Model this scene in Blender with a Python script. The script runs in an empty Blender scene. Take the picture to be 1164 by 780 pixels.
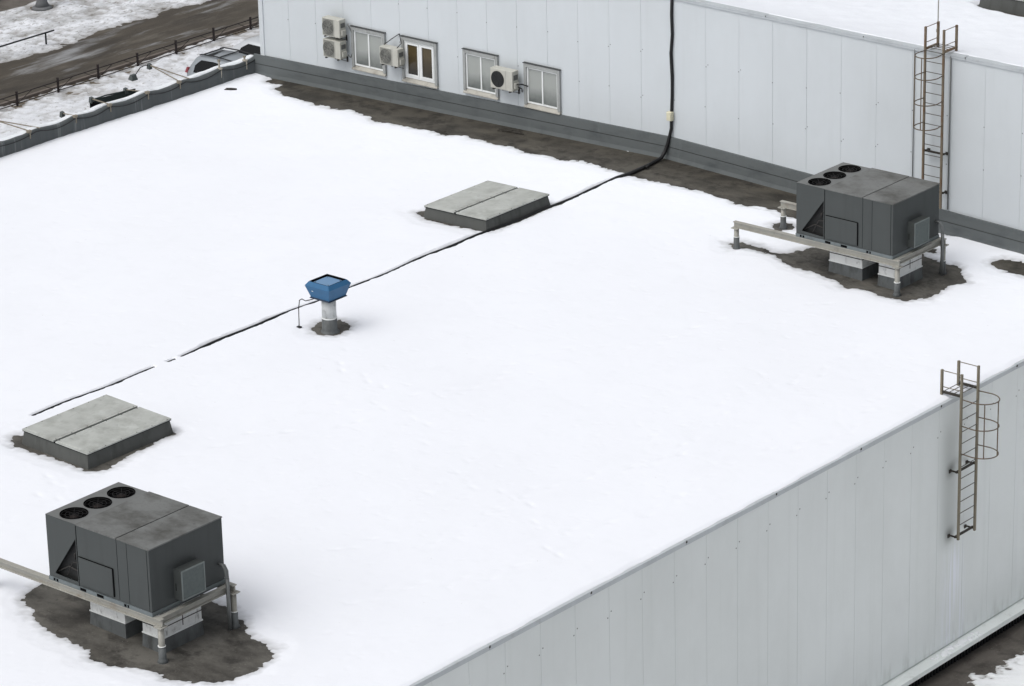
import bpy, bmesh, math, random
import numpy as np
from math import sin, cos, pi, radians, hypot
from mathutils import Vector, Matrix

scene = bpy.context.scene
COL = scene.collection
rng = random.Random(7)
SR, SL = 0.034, 0.0225                    # roof falls to the right / to the left of the ridge


def roof_z(x):
    return -SR * x if x > 0 else SL * x


# ------------------------------------------------------------------ materials
def lin(c):
    o = []
    for v in c:
        v /= 255.0
        o.append(v / 12.92 if v <= .04045 else ((v + .055) / 1.055) ** 2.4)
    return (*o, 1.0)


def nodes(name):
    m = bpy.data.materials.new(name)
    m.use_nodes = True
    nt = m.node_tree
    b = nt.nodes['Principled BSDF']
    return m, nt, b


def mat(name, col, rough=.7, metal=0.0, var=None, layers=(), bump=None, spec=.4, rnd=True, world=False):
    """col: sRGB base. var=(scale, amount): soft lightness variation.
    layers: (colour, scale, lo, hi, stretch, strength) noise masks mixed over the base.
    bump: (scale, strength, distance)"""
    m, nt, b = nodes(name)
    N, L = nt.nodes, nt.links
    tc = N.new('ShaderNodeTexCoord')
    if world:
        g = N.new('ShaderNodeNewGeometry')
        src = g.outputs['Position']
    else:
        src = tc.outputs['Object']
        if rnd:
            oi = N.new('ShaderNodeObjectInfo')
            mu = N.new('ShaderNodeMath'); mu.operation = 'MULTIPLY'; mu.inputs[1].default_value = 37.0
            L.new(oi.outputs['Random'], mu.inputs[0])
            va = N.new('ShaderNodeVectorMath'); va.operation = 'ADD'
            L.new(src, va.inputs[0]); L.new(mu.outputs[0], va.inputs[1])
            src = va.outputs[0]

    def noise(scale, stretch=(1, 1, 1), detail=6, rough_=.6):
        mp = N.new('ShaderNodeMapping')
        mp.inputs['Scale'].default_value = stretch
        L.new(src, mp.inputs['Vector'])
        n = N.new('ShaderNodeTexNoise')
        n.inputs['Scale'].default_value = scale
        n.inputs['Detail'].default_value = detail
        n.inputs['Roughness'].default_value = rough_
        L.new(mp.outputs[0], n.inputs['Vector'])
        return n.outputs['Fac']

    def mix(fac, a, bb, blend='MIX'):
        x = N.new('ShaderNodeMix'); x.data_type = 'RGBA'; x.blend_type = blend
        if hasattr(fac, 'is_linked') or hasattr(fac, 'links'):
            L.new(fac, x.inputs[0])
        else:
            x.inputs[0].default_value = fac
        for sock, v in ((x.inputs[6], a), (x.inputs[7], bb)):
            if isinstance(v, tuple):
                sock.default_value = v
            else:
                L.new(v, sock)
        return x.outputs[2]

    cur = lin(col)
    if var:
        f = noise(var[0], detail=5)
        r = N.new('ShaderNodeMapRange')
        r.inputs[1].default_value, r.inputs[2].default_value = .3, .7
        r.inputs[3].default_value, r.inputs[4].default_value = 1 - var[1], 1 + var[1]
        L.new(f, r.inputs[0])
        vm = N.new('ShaderNodeVectorMath'); vm.operation = 'SCALE'
        vm.inputs[0].default_value = cur[:3]
        L.new(r.outputs[0], vm.inputs['Scale'])
        cur = vm.outputs[0]
    for (c, sc, lo, hi, st, k) in layers:
        f = noise(sc, st, 8, .65)
        r = N.new('ShaderNodeMapRange')
        r.inputs[1].default_value, r.inputs[2].default_value = lo, hi
        r.inputs[3].default_value, r.inputs[4].default_value = 0, k
        L.new(f, r.inputs[0])
        cur = mix(r.outputs[0], cur, lin(c))
    if isinstance(cur, tuple):
        b.inputs['Base Color'].default_value = cur
    else:
        L.new(cur, b.inputs['Base Color'])
    b.inputs['Roughness'].default_value = rough
    b.inputs['Metallic'].default_value = metal
    b.inputs['Specular IOR Level'].default_value = spec
    if bump:
        bn = N.new('ShaderNodeBump')
        bn.inputs['Strength'].default_value = bump[1]
        bn.inputs['Distance'].default_value = bump[2]
        L.new(noise(bump[0]), bn.inputs['Height'])
        L.new(bn.outputs[0], b.inputs['Normal'])
    m['_src'] = 0
    return m


# ------------------------------------------------------------------ mesh builder
class MB:
    def __init__(self):
        self.v, self.f, self.smooth = [], [], []
        self.mi, self.mats = {}, []

    def merge(self, other, m):
        """surface detail that stays inside this part's mesh, in a material of its own"""
        self.mats.append(m)
        n0 = len(self.f)
        self.add(other.v, other.f)
        for i in range(n0, len(self.f)):
            self.mi[i] = len(self.mats)
        return self

    def add(self, vs, fs, smooth=False):
        o = len(self.v)
        self.v += [tuple(p) for p in vs]
        for f in fs:
            self.f.append(tuple(i + o for i in f)); self.smooth.append(smooth)
        return self

    def box(self, x0, x1, y0, y1, z0, z1):
        vs = [(x, y, z) for z in (z0, z1) for y in (y0, y1) for x in (x0, x1)]
        return self.add(vs, [(0, 2, 3, 1), (4, 5, 7, 6), (0, 1, 5, 4), (1, 3, 7, 5), (3, 2, 6, 7), (2, 0, 4, 6)])

    def hexa(self, b, t):
        """b, t: four bottom / four top points counter-clockwise seen from above"""
        return self.add(list(b) + list(t), [(3, 2, 1, 0), (4, 5, 6, 7), (0, 1, 5, 4), (1, 2, 6, 5), (2, 3, 7, 6), (3, 0, 4, 7)])

    def tube(self, pts, r, n=8, cap=True, closed=False):
        pts = [Vector(p) for p in pts]
        k = len(pts)
        rs = r if isinstance(r, (list, tuple)) else [r] * k
        o = len(self.v)
        up = None
        for i, p in enumerate(pts):
            if closed:
                t = pts[(i + 1) % k] - pts[i - 1]
            else:
                t = pts[min(i + 1, k - 1)] - pts[max(i - 1, 0)]
            t.normalize()
            if up is None:
                up = Vector((0, 0, 1)) if abs(t.z) < .9 else Vector((1, 0, 0))
            a = t.cross(up)
            if a.length < 1e-4:
                a = t.orthogonal()
            a.normalize(); b = a.cross(t).normalized(); up = b
            for j in range(n):
                q = 2 * pi * j / n + pi / n
                self.v.append(tuple(p + (a * cos(q) + b * sin(q)) * rs[i]))
        m = k if closed else k - 1
        for i in range(m):
            for j in range(n):
                i2 = (i + 1) % k
                self.f.append((o + i * n + j, o + i * n + (j + 1) % n, o + i2 * n + (j + 1) % n, o + i2 * n + j))
                self.smooth.append(n > 5)
        if cap and not closed:
            self.f.append(tuple(o + j for j in reversed(range(n)))); self.smooth.append(False)
            self.f.append(tuple(o + (k - 1) * n + j for j in range(n))); self.smooth.append(False)
        return self

    def bar(self, p, q, w, h):
        """rectangular bar from p to q, w sideways, h upwards"""
        p, q = Vector(p), Vector(q)
        t = (q - p).normalized()
        up = Vector((0, 0, 1)) if abs(t.z) < .95 else Vector((0, 1, 0))
        a = t.cross(up).normalized() * w / 2
        b = a.cross(t).normalized() * h / 2
        vs = [p - a - b, p + a - b, p + a + b, p - a + b, q - a - b, q + a - b, q + a + b, q - a + b]
        return self.add(vs, [(0, 1, 2, 3), (7, 6, 5, 4), (0, 4, 5, 1), (1, 5, 6, 2), (2, 6, 7, 3), (3, 7, 4, 0)])

    def lathe(self, cx, cy, prof, n=20, cap=True):
        o = len(self.v)
        for r, z in prof:
            for j in range(n):
                a = 2 * pi * j / n
                self.v.append((cx + r * cos(a), cy + r * sin(a), z))
        for i in range(len(prof) - 1):
            for j in range(n):
                self.f.append((o + i * n + j, o + i * n + (j + 1) % n, o + (i + 1) * n + (j + 1) % n, o + (i + 1) * n + j))
                self.smooth.append(True)
        if cap:
            self.f.append(tuple(o + (len(prof) - 1) * n + j for j in range(n))); self.smooth.append(False)
            self.f.append(tuple(o + j for j in reversed(range(n)))); self.smooth.append(False)
        return self

    def build(self, name, m, parent=None, bevel=0, loc=None):
        me = bpy.data.meshes.new(name)
        me.from_pydata(self.v, [], self.f)
        me.polygons.foreach_set('use_smooth', self.smooth)
        bm = bmesh.new(); bm.from_mesh(me)
        bmesh.ops.recalc_face_normals(bm, faces=bm.faces)
        bm.to_mesh(me); bm.free()
        me.materials.append(m)
        for q in self.mats:
            me.materials.append(q)
        for i, k in self.mi.items():
            me.polygons[i].material_index = k
        o = bpy.data.objects.new(name, me)
        COL.objects.link(o)
        if parent:
            o.parent = parent
        if loc:
            o.location = loc
        if bevel:
            md = o.modifiers.new('bevel', 'BEVEL'); md.width = bevel; md.segments = 2; md.limit_method = 'ANGLE'
            md.harden_normals = False
        return o


def thing(name, label, cat, loc=(0, 0, 0), group=None):
    o = bpy.data.objects.new(name, None)
    o.empty_display_size = .2
    COL.objects.link(o)
    o.location = loc
    return tag(o, label, cat, group)


def tag(o, label, cat, group=None):
    o['label'] = label; o['category'] = cat
    if group:
        o['group'] = group
    return o


def kind(o, k):
    o['kind'] = k
    return o


def dup(root, loc, label):
    r = root.copy(); COL.objects.link(r); r.location = loc; r['label'] = label
    for ch in root.children:
        c = ch.copy(); COL.objects.link(c); c.parent = r
        for g in ch.children:
            d = g.copy(); COL.objects.link(d); d.parent = c
    return r


# ------------------------------------------------------------------ noise fields
def vnoise(x, y, seed=0):
    x = np.asarray(x, float); y = np.asarray(y, float)
    xi = np.floor(x).astype(np.int64); yi = np.floor(y).astype(np.int64)
    fx = x - xi; fy = y - yi
    fx = fx * fx * (3 - 2 * fx); fy = fy * fy * (3 - 2 * fy)

    def h(a, b):
        n = (a * 374761393 + b * 668265263 + seed * 1442695041) & 0xFFFFFFFF
        n = ((n ^ (n >> 13)) * 1274126177) & 0xFFFFFFFF
        n = n ^ (n >> 16)
        return (n & 0xFFFF) / 65535.0 * 2 - 1
    return (h(xi, yi) * (1 - fx) + h(xi + 1, yi) * fx) * (1 - fy) + (h(xi, yi + 1) * (1 - fx) + h(xi + 1, yi + 1) * fx) * fy


def fbm(x, y, scale, octs=4, seed=0, gain=.5):
    a, s, t = 1.0, scale, 0
    for o in range(octs):
        t = t + a * vnoise(x * s + 17.3 * o, y * s - 9.1 * o, seed + o)
        a *= gain; s *= 2.03
    return t


def poly_sd(X, Y, poly):
    """signed distance to a polygon, negative inside"""
    d = np.full(X.shape, 1e9); ins = np.zeros(X.shape, bool)
    n = len(poly)
    for i in range(n):
        ax, ay = poly[i]; bx, by = poly[(i + 1) % n]
        ex, ey = bx - ax, by - ay
        t = np.clip(((X - ax) * ex + (Y - ay) * ey) / (ex * ex + ey * ey + 1e-12), 0, 1)
        d = np.minimum(d, np.hypot(X - ax - t * ex, Y - ay - t * ey))
        c = ((ay > Y) != (by > Y))
        with np.errstate(divide='ignore', invalid='ignore'):
            xx = (bx - ax) * (Y - ay) / (by - ay + 1e-15) + ax
        ins ^= c & (X < xx)
    return np.where(ins, -d, d)


def sheet(name, xs, ys, zfun, tfun, m, cut=-.02):
    """snow layer: base surface zfun + thickness tfun; dips under the base where thin"""
    X, Y = np.meshgrid(xs, ys)
    T = tfun(X, Y)
    Z = zfun(X) + np.maximum(T, -.04)
    nx, ny = len(xs), len(ys)
    co = np.stack([X, Y, Z], -1).reshape(-1, 3)
    idx = np.arange(nx * ny).reshape(ny, nx)
    q = np.stack([idx[:-1, :-1], idx[:-1, 1:], idx[1:, 1:], idx[1:, :-1]], -1).reshape(-1, 4)
    Tf = T.reshape(-1)
    keep = Tf[q].max(1) > cut
    q = q[keep]
    used = np.unique(q)
    remap = np.zeros(nx * ny, np.int64); remap[used] = np.arange(len(used))
    q = remap[q]; co = co[used]
    me = bpy.data.meshes.new(name)
    me.vertices.add(len(co)); me.vertices.foreach_set('co', co.astype(np.float32).ravel())
    me.loops.add(q.size); me.loops.foreach_set('vertex_index', q.astype(np.int32).ravel())
    me.polygons.add(len(q))
    me.polygons.foreach_set('loop_start', np.arange(0, q.size, 4, dtype=np.int32))
    me.polygons.foreach_set('use_smooth', np.ones(len(q), bool))
    me.update(calc_edges=True)
    at = me.attributes.new('thick', 'FLOAT', 'POINT')
    at.data.foreach_set('value', Tf[used].astype(np.float32))
    me.materials.append(m)
    o = bpy.data.objects.new(name, me); COL.objects.link(o)
    return o


def snow_mat(name, col, dirt=(120, 112, 100), edge=(150, 150, 150), thin=.03, speck=.5, mott=None, bump=.25):
    m, nt, b = nodes(name)
    N, L = nt.nodes, nt.links
    g = N.new('ShaderNodeNewGeometry')

    def noise(scale, detail=6, st=(1, 1, 1), ro=.6):
        mp = N.new('ShaderNodeMapping'); mp.inputs['Scale'].default_value = st
        L.new(g.outputs['Position'], mp.inputs[0])
        n = N.new('ShaderNodeTexNoise'); n.inputs['Scale'].default_value = scale
        n.inputs['Detail'].default_value = detail; n.inputs['Roughness'].default_value = ro
        L.new(mp.outputs[0], n.inputs['Vector'])
        return n.outputs['Fac']

    def rng_(f, a, b_, c, d):
        r = N.new('ShaderNodeMapRange')
        for i, v in enumerate((a, b_, c, d)):
            r.inputs[i + 1].default_value = v
        L.new(f, r.inputs[0])
        return r.outputs[0]

    def mix(fac, a, bb):
        x = N.new('ShaderNodeMix'); x.data_type = 'RGBA'
        L.new(fac, x.inputs[0])
        for s, v in ((x.inputs[6], a), (x.inputs[7], bb)):
            if isinstance(v, tuple):
                s.default_value = v
            else:
                L.new(v, s)
        return x.outputs[2]
    dark = tuple(v * .965 for v in lin(col)[:3]) + (1,)
    cur = mix(rng_(noise(.35, 4), .35, .65, 0, .6), lin(col), dark)
    cur = mix(rng_(noise(2.2, 8, (1, 1, 1), .7),   .52, .75, 0, .3), cur, tuple(v * .90 for v in lin(col)[:3]) + (1,))
    if mott:
        for (c, sc, lo, hi, st, k) in mott:
            cur = mix(rng_(noise(sc, 8, st, .7), lo, hi, 0, k), cur, lin(c))
    cur = mix(rng_(noise(14, 3), .72, .80, 0, speck), cur, lin(dirt))
    a = N.new('ShaderNodeAttribute'); a.attribute_name = 'thick'
    cur = mix(rng_(a.outputs['Fac'], 0, thin, .55, 0), cur, lin(edge))
    L.new(cur, b.inputs['Base Color'])
    b.inputs['Roughness'].default_value = .75
    b.inputs['Specular IOR Level'].default_value = .2
    if bump:
        bn = N.new('ShaderNodeBump'); bn.inputs['Strength'].default_value = bump; bn.inputs['Distance'].default_value = .03
        L.new(noise(9, 8, (1, 1, 1), .65), bn.inputs['Height'])
        L.new(bn.outputs[0], b.inputs['Normal'])
    return m

SKY_STRENGTH = 0.133
SUN_STRENGTH = 0.6


# ------------------------------------------------------------------ camera, world, sun
CP = Vector((55.1777, -70.5915, 29.1365))
cr = Vector((0.7631456, 0.64581762, -0.02298688)); cu = Vector((-0.21432073, 0.28649441, 0.93380275)); cf = Vector((-0.60965188, 0.70770089, -0.35704906))
cam = bpy.data.cameras.new('camera')
cam.sensor_fit = 'HORIZONTAL'; cam.sensor_width = 36
cam.lens = 4076.757 * 36 / 1164
cam.clip_start = 1; cam.clip_end = 5000
co = bpy.data.objects.new('camera', cam); COL.objects.link(co)
M4 = Matrix((cr, cu, -cf)).transposed().to_4x4(); M4.translation = CP
co.matrix_world = M4
scene.camera = co
scene.render.resolution_x, scene.render.resolution_y = 1024, 686
scene.view_settings.view_transform = 'Standard'
scene.view_settings.look = 'None'
scene.view_settings.exposure = 0

SUN_EL, SUN_AZ = radians(58), Vector((-.25, -1.0, 0)).normalized()    # towards the sun
w = bpy.data.worlds.new('World'); scene.world = w; w.use_nodes = True
nt = w.node_tree
sky = nt.nodes.new('ShaderNodeTexSky'); sky.sky_type = 'NISHITA'; sky.sun_disc = False
sky.sun_elevation = SUN_EL
sky.sun_rotation = math.atan2(SUN_AZ.x, SUN_AZ.y)
sky.air_density = 1.0; sky.dust_density = 6.0; sky.ozone_density = 1.0
hs = nt.nodes.new('ShaderNodeHueSaturation'); hs.inputs['Saturation'].default_value = .24
nt.links.new(sky.outputs[0], hs.inputs['Color'])
bg = nt.nodes['Background']
nt.links.new(hs.outputs[0], bg.inputs[0])
bg.inputs[1].default_value = SKY_STRENGTH
sl = bpy.data.lights.new('sun', 'SUN'); sl.energy = SUN_STRENGTH; sl.angle = radians(70); sl.color = (1, .985, .96)
so = bpy.data.objects.new('sun', sl); COL.objects.link(so)
sd = Vector((SUN_AZ.x * cos(SUN_EL), SUN_AZ.y * cos(SUN_EL), sin(SUN_EL)))
so.rotation_euler = sd.to_track_quat('Z', 'Y').to_euler()
so.location = (0, 0, 40)

# ------------------------------------------------------------------ materials
m_wall = mat('white_sandwich_panel', (201, 207, 211), .5, var=(.35, .02), rnd=False, spec=.25,
             layers=[((188, 194, 197), .5, .45, .75, (1, 1, .5), .4), ((184, 188, 190), 1.2, .55, .85, (3, 3, .10), .18), ((140, 142, 138), 3.0, .70, .85, (1.5, 1.5, .45), .22), ((110, 114, 116), 9.0, .74, .80, (1, 1, .8), .3)])
m_wall2 = mat('grey_sandwich_panel', (222, 227, 227), .5, var=(.25, .025), rnd=False, spec=.25,
              layers=[((206, 211, 210), .4, .42, .72, (1, 1, .6), .5), ((196, 203, 200), 1.0, .55, .85, (3, 3, .07), .35), ((228, 232, 236), 2.4, .64, .85, (2, 2, .05), .35), ((150, 154, 150), 3.4, .72, .88, (2, 2, .2), .3)])
m_seam = mat('panel_joint', (188, 194, 197), .7)
m_screw = mat('dark_screw', (120, 124, 126), .6)
m_screwpale = mat('grey_screw', (126, 130, 130), .6)
m_membrane = mat('bitumen_membrane', (94, 92, 87), .82, rnd=False, var=(.6, .10), bump=(60, .25, .01),
                 layers=[((54, 52, 48), .7, .42, .62, (1, 1.6, 1), .85), ((116, 112, 104), 1.2, .52, .76, (.7, 1.6, 1), .6), ((44, 42, 39), 2.2, .50, .66, (1, 1, 1), .85), ((40, 37, 33), 9, .60, .72, (1, 1, 1), .6), ((150, 147, 140), 26, .6, .74, (1, 1, 1), .5)])
m_flash = mat('grey_membrane_flashing', (94, 99, 100), .75, rnd=False, var=(.8, .06),
              layers=[((68, 73, 76), 1.1, .5, .75, (1, 1, 2.5), .7), ((120, 126, 128), 1.6, .58, .85, (2.5, 2.5, .25), .45), ((58, 56, 52), 4, .66, .82, (1, 1, .5), .5)])
m_flashdark = mat('dark_flashing_lap', (64, 66, 66), .8, var=(2, .15))
m_trim = mat('galvanised_trim', (186, 192, 196), .5, metal=.1, var=(1.5, .08), rnd=False,
             layers=[((128, 128, 124), 2.5, .58, .78, (1, 1, 1), .5), ((204, 208, 212), .8, .55, .8, (1, 1, 1), .5)])
m_galv = mat('galvanised_steel', (158, 157, 150), .55, metal=.2, var=(3, .10),
             layers=[((122, 118, 108), 1.4, .5, .72, (1, 1, 1), .6), ((112, 84, 58), 2.6, .63, .78, (1, 1, 1), .6), ((186, 186, 182), 7, .6, .8, (1, 1, 1), .4)])
m_rustbeam = mat('weathered_beam', (156, 155, 148), .65, metal=.05, var=(2, .10), layers=[((120, 98, 76), 1.3, .58, .74, (1, 1, 2), .6), ((104, 100, 92), 3, .55, .75, (1, 1, 1), .6), ((176, 174, 168), 5, .58, .8, (1, 1, 1), .4)])
m_duct = mat('galvanised_duct', (216, 218, 217), .5, var=(4, .06), layers=[((130, 127, 119), 2.2, .55, .78, (3, 3, .6), .7), ((64, 61, 56), 5, .60, .74, (1.4, 1.4, .7), .7)])
m_strip = mat('white_clamp_strip', (222, 225, 224), .5, var=(6, .06))
m_sleeve = mat('grey_membrane_sleeve', (92, 96, 97), .6, var=(2, .12), layers=[((52, 52, 51), 2, .48, .7, (1.5, 1.5, .6), .8), ((134, 138, 139), 3, .6, .8, (2, 2, .3), .5)])
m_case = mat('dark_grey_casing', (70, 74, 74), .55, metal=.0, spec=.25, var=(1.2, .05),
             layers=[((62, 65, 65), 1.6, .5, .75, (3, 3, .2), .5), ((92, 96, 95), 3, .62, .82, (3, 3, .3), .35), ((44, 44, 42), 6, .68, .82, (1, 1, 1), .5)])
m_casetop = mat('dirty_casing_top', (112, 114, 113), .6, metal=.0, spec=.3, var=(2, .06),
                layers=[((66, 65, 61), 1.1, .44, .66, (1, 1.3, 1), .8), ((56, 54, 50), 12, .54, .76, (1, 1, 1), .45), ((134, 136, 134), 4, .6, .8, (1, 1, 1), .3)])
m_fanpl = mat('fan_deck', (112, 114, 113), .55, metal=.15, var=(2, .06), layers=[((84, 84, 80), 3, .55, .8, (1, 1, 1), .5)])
m_black = mat('black_void', (12, 12, 13), .9, spec=.05)
m_blade = mat('fan_blade', (13, 13, 13), .8, spec=.1)
m_hub = mat('fan_hub', (44, 38, 36), .7, spec=.2)
m_wire = mat('wire_guard', (30, 30, 30), .6)
m_coil = mat('condenser_coil', (30, 31, 31), .7, var=(8, .25), bump=(40, .5, .01))
m_hoodside = mat('hood_side', (70, 74, 73), .6, var=(6, .1), layers=[((48, 49, 47), 3, .5, .75, (1, 1, 1), .6)])
m_hood = mat('hood_panel', (122, 130, 129), .5, metal=.0, var=(6, .08), layers=[((76, 80, 79), 3, .5, .75, (1, 1, 1), .5)])
m_hoodface = mat('hood_mesh_face', (92, 101, 100), .6, metal=.0, var=(14, .10), bump=(60, .5, .01))
m_rail = mat('unit_base_rail', (112, 120, 122), .5, metal=.3, var=(4, .1), layers=[((70, 66, 60), 3, .55, .75, (1, 1, 1), .5)])
m_pipe = mat('grey_conduit', (112, 115, 115), .5, metal=.2, var=(5, .1))
m_lid = mat('weathered_hatch_sheet', (174, 177, 173), .65, spec=.3, var=(2.2, .07), bump=(3, .15, .02),
            layers=[((140, 142, 137), 1.6, .45, .66, (1, 1, 1), .7), ((196, 200, 197), 3.5, .54, .72, (1, 1, 1), .6), ((92, 93, 88), 7, .60, .76, (1, 1, 1), .6), ((90, 88, 80), 2.4, .62, .74, (3, .7, 1), .5)])
m_curb = mat('hatch_curb_membrane', (80, 82, 80), .8, var=(1.5, .1), layers=[((52, 52, 50), 1.5, .5, .75, (2.5, 2.5, .6), .7), ((104, 106, 104), 4, .6, .8, (2, 2, .5), .4)])
m_blue = mat('blue_painted_steel', (48, 98, 138), .45, spec=.3, var=(3, .05), layers=[((48, 88, 118), 2.5, .5, .8, (2, 2, .5), .5)])
m_bluetop = mat('pale_blue_plate', (108, 142, 176), .45, var=(5, .06))  # lighter blue than the cowl
m_bluedark = mat('dark_blue_flange', (24, 44, 66), .5)
m_plaster = mat('flaking_white_duct', (200, 203, 203), .6, var=(4, .05), layers=[((110, 112, 108), 5, .52, .64, (1.5, 1.5, .9), .8), ((150, 152, 150), 12, .5, .7, (1, 1, .4), .4)])
m_cable = mat('black_cable', (20, 20, 22), .5)
m_cream = mat('cream_plastic', (206, 202, 178), .5, var=(5, .04))
m_acwhite = mat('aged_white_plastic', (180, 180, 172), .55, var=(4, .05), layers=[((160, 156, 142), 3, .52, .78, (2, 2, .5), .5)])
m_acgrille = mat('grey_grille', (96, 98, 96), .6, var=(20, .2))
m_acblade = mat('grille_shadow', (40, 42, 42), .6)
m_acpanel = mat('grille_panel_grey', (132, 133, 127), .6, var=(14, .08))
m_acring = mat('grille_ring', (128, 129, 124), .6, var=(20, .12))
m_bracket = mat('dark_bracket', (58, 56, 54), .6, metal=.3)
m_wtrim = mat('window_flashing', (160, 163, 162), .5, metal=.15, var=(3, .07), layers=[((110, 110, 104), 2.4, .5, .75, (1.5, 1.5, .8), .6), ((196, 198, 197), 4, .6, .8, (1, 1, 1), .4)])
m_upvc = mat('white_window_frame', (228, 231, 231), .4, var=(5, .03))
m_sill = mat('dirty_window_sill', (168, 166, 158), .6, metal=.1, var=(4, .08), layers=[((112, 106, 96), 3, .5, .72, (1, 1, 1), .65)])
m_ladder_r = mat('rusty_galvanised_steel', (120, 109, 93), .65, metal=.2, var=(5, .12), layers=[((112, 78, 48), 3.0, .48, .68, (1, 1, .7), .75), ((158, 152, 140), 6, .58, .78, (1, 1, 1), .5)])
m_ladder_g = mat('galvanised_ladder_steel', (122, 116, 101), .6, metal=.2, var=(5, .1), layers=[((108, 96, 74), 2.6, .52, .74, (1, 1, .8), .6)])
m_hoop = mat('rusty_hoop_steel', (98, 88, 74), .65, metal=.1, var=(5, .12), layers=[((92, 66, 44), 3.0, .5, .7, (1, 1, 1), .6)])
m_rung = mat('dark_rung_steel', (96, 95, 90), .6, metal=.3, var=(6, .1))
m_grime = mat('black_bracket_steel', (58, 55, 50), .7, metal=.2)
m_parapet = mat('parapet_membrane', (86, 90, 91), .85, rnd=False, var=(.7, .08),
                layers=[((76, 81, 83), 1.4, .45, .72, (1, 3, .35), .75), ((160, 165, 167), .9, .60, .72, (1, 2.2, .10), .7), ((132, 137, 139), 2.0, .6, .75, (1, 2.5, .12), .25), ((112, 80, 60), 1.3, .72, .82, (1, 6, .2), .55)])
m_ledge = mat('pale_metal_ledge', (238, 243, 241), .5, var=(1, .04), rnd=False, layers=[((150, 150, 144), 1.8, .58, .78, (1, 1, 1), .5)])
m_plinth = mat('black_profiled_plinth', (22, 24, 27), .6)
m_wood = mat('pale_weathered_bracket', (134, 127, 114), .75, var=(8, .15))
m_palew = mat('pale_weathered_post', (172, 166, 154), .75, var=(8, .12))
m_lampgrey = mat('grey_lamp_head', (88, 94, 94), .6, metal=.2, var=(6, .1))
m_darksheet = mat('dark_green_sheet', (58, 66, 65), .6, var=(2, .12))
m_fence = mat('dark_red_brown_paint', (34, 26, 26), .6, var=(6, .15))
m_raildark = mat('black_painted_rail', (26, 32, 34), .55)
m_concrete = mat('grey_pole_concrete', (104, 106, 108), .8, var=(4, .1), layers=[((78, 80, 80), 3, .5, .8, (1, 1, .3), .5)])
m_silver = mat('silver_car_paint', (146, 152, 157), .35, metal=.2, var=(2, .03))
m_silver2 = mat('pale_car_paint', (196, 200, 204), .35, metal=.25, var=(2, .03))
m_blackcar = mat('black_car_paint', (20, 20, 22), .3, metal=.1)
m_carglass = mat('car_glass', (12, 14, 15), .15, spec=.22)
m_greyglass = mat('grey_reflection_car_glass', (66, 71, 75), .2, spec=.4)  # lighter grey puts the windscreen reflection into the base colour
m_tyre = mat('tyre_rubber', (24, 24, 24), .85)
m_rim = mat('wheel_rim', (150, 152, 154), .4, metal=.5)
m_red = mat('red_lamp', (132, 62, 68), .4)
m_headl = mat('headlamp_glass', (200, 204, 206), .2)
m_blackplastic = mat('black_trim_plastic', (30, 31, 32), .5)
m_soil = mat('earth', (104, 96, 84), .95, world=True, var=(.6, .18), layers=[((74, 66, 54), 3, .5, .7, (1, 1, 1), .7), ((206, 210, 214), 5, .58, .68, (1, 1, 1), .6)])
m_road = mat('wet_asphalt', (74, 68, 59), .72, world=True, var=(.35, .12), bump=(12, .4, .03),
             layers=[((60, 55, 48), .45, .42, .65, (2.2, .5, 1), .8), ((116, 111, 102), .9, .5, .75, (2, .5, 1), .5), ((176, 180, 184), .38, .57, .68, (2.4, .45, 1), .5), ((40, 36, 31), .6, .5, .68, (1.8, .5, 1), .6), ((50, 46, 41), 2, .56, .72, (1.5, .6, 1), .6), ((150, 148, 142), 10, .64, .74, (1, 1, 1), .5)])
m_asph = mat('dark_asphalt', (104, 99, 93), .85, world=True, var=(.8, .12), bump=(40, .4, .02),
             layers=[((62, 59, 55), 1.6, .45, .66, (1, 1, 1), .8), ((140, 137, 132), 14, .58, .72, (1, 1, 1), .6)])
m_kerb = mat('kerb_concrete', (104, 96, 90), .9, world=True, var=(2, .15))
m_snow = snow_mat('roof_snow', (237, 240, 246), edge=(140, 140, 139), thin=.032, speck=.45, bump=.06)
m_snow_up = snow_mat('upper_roof_snow', (233, 237, 243), thin=.02, speck=.2)
m_lawnsnow = snow_mat('lawn_snow', (216, 219, 224), dirt=(104, 98, 88), edge=(120, 114, 104), thin=.05, speck=.9, bump=.8,
                      mott=[((168, 168, 166), 1.1, .52, .72, (1, 1, 1), .5), ((110, 104, 94), 7.0, .56, .68, (1, 1, 1), .75)])
m_pavesnow = snow_mat('pavement_snow', (246, 248, 250), dirt=(104, 98, 88), edge=(120, 114, 104), thin=.03, speck=.6, bump=.5)
m_vergesnow = snow_mat('verge_snow', (222, 225, 230), dirt=(96, 90, 80), edge=(112, 106, 96), thin=.05, speck=.9, bump=.9,
                       mott=[((150, 151, 150), .45, .44, .62, (1.6, .6, 1), .7), ((104, 100, 93), 5.5, .53, .66, (1.2, .8, 1), .75)])
m_crumb = mat('white_snow_crumb', (246, 248, 250), .9)
m_icecap = mat('snow_crust', (226, 230, 234), .8, var=(2, .05), bump=(8, .6, .03), layers=[((170, 172, 172), 3, .55, .75, (1, 1, 1), .6)])

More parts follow.
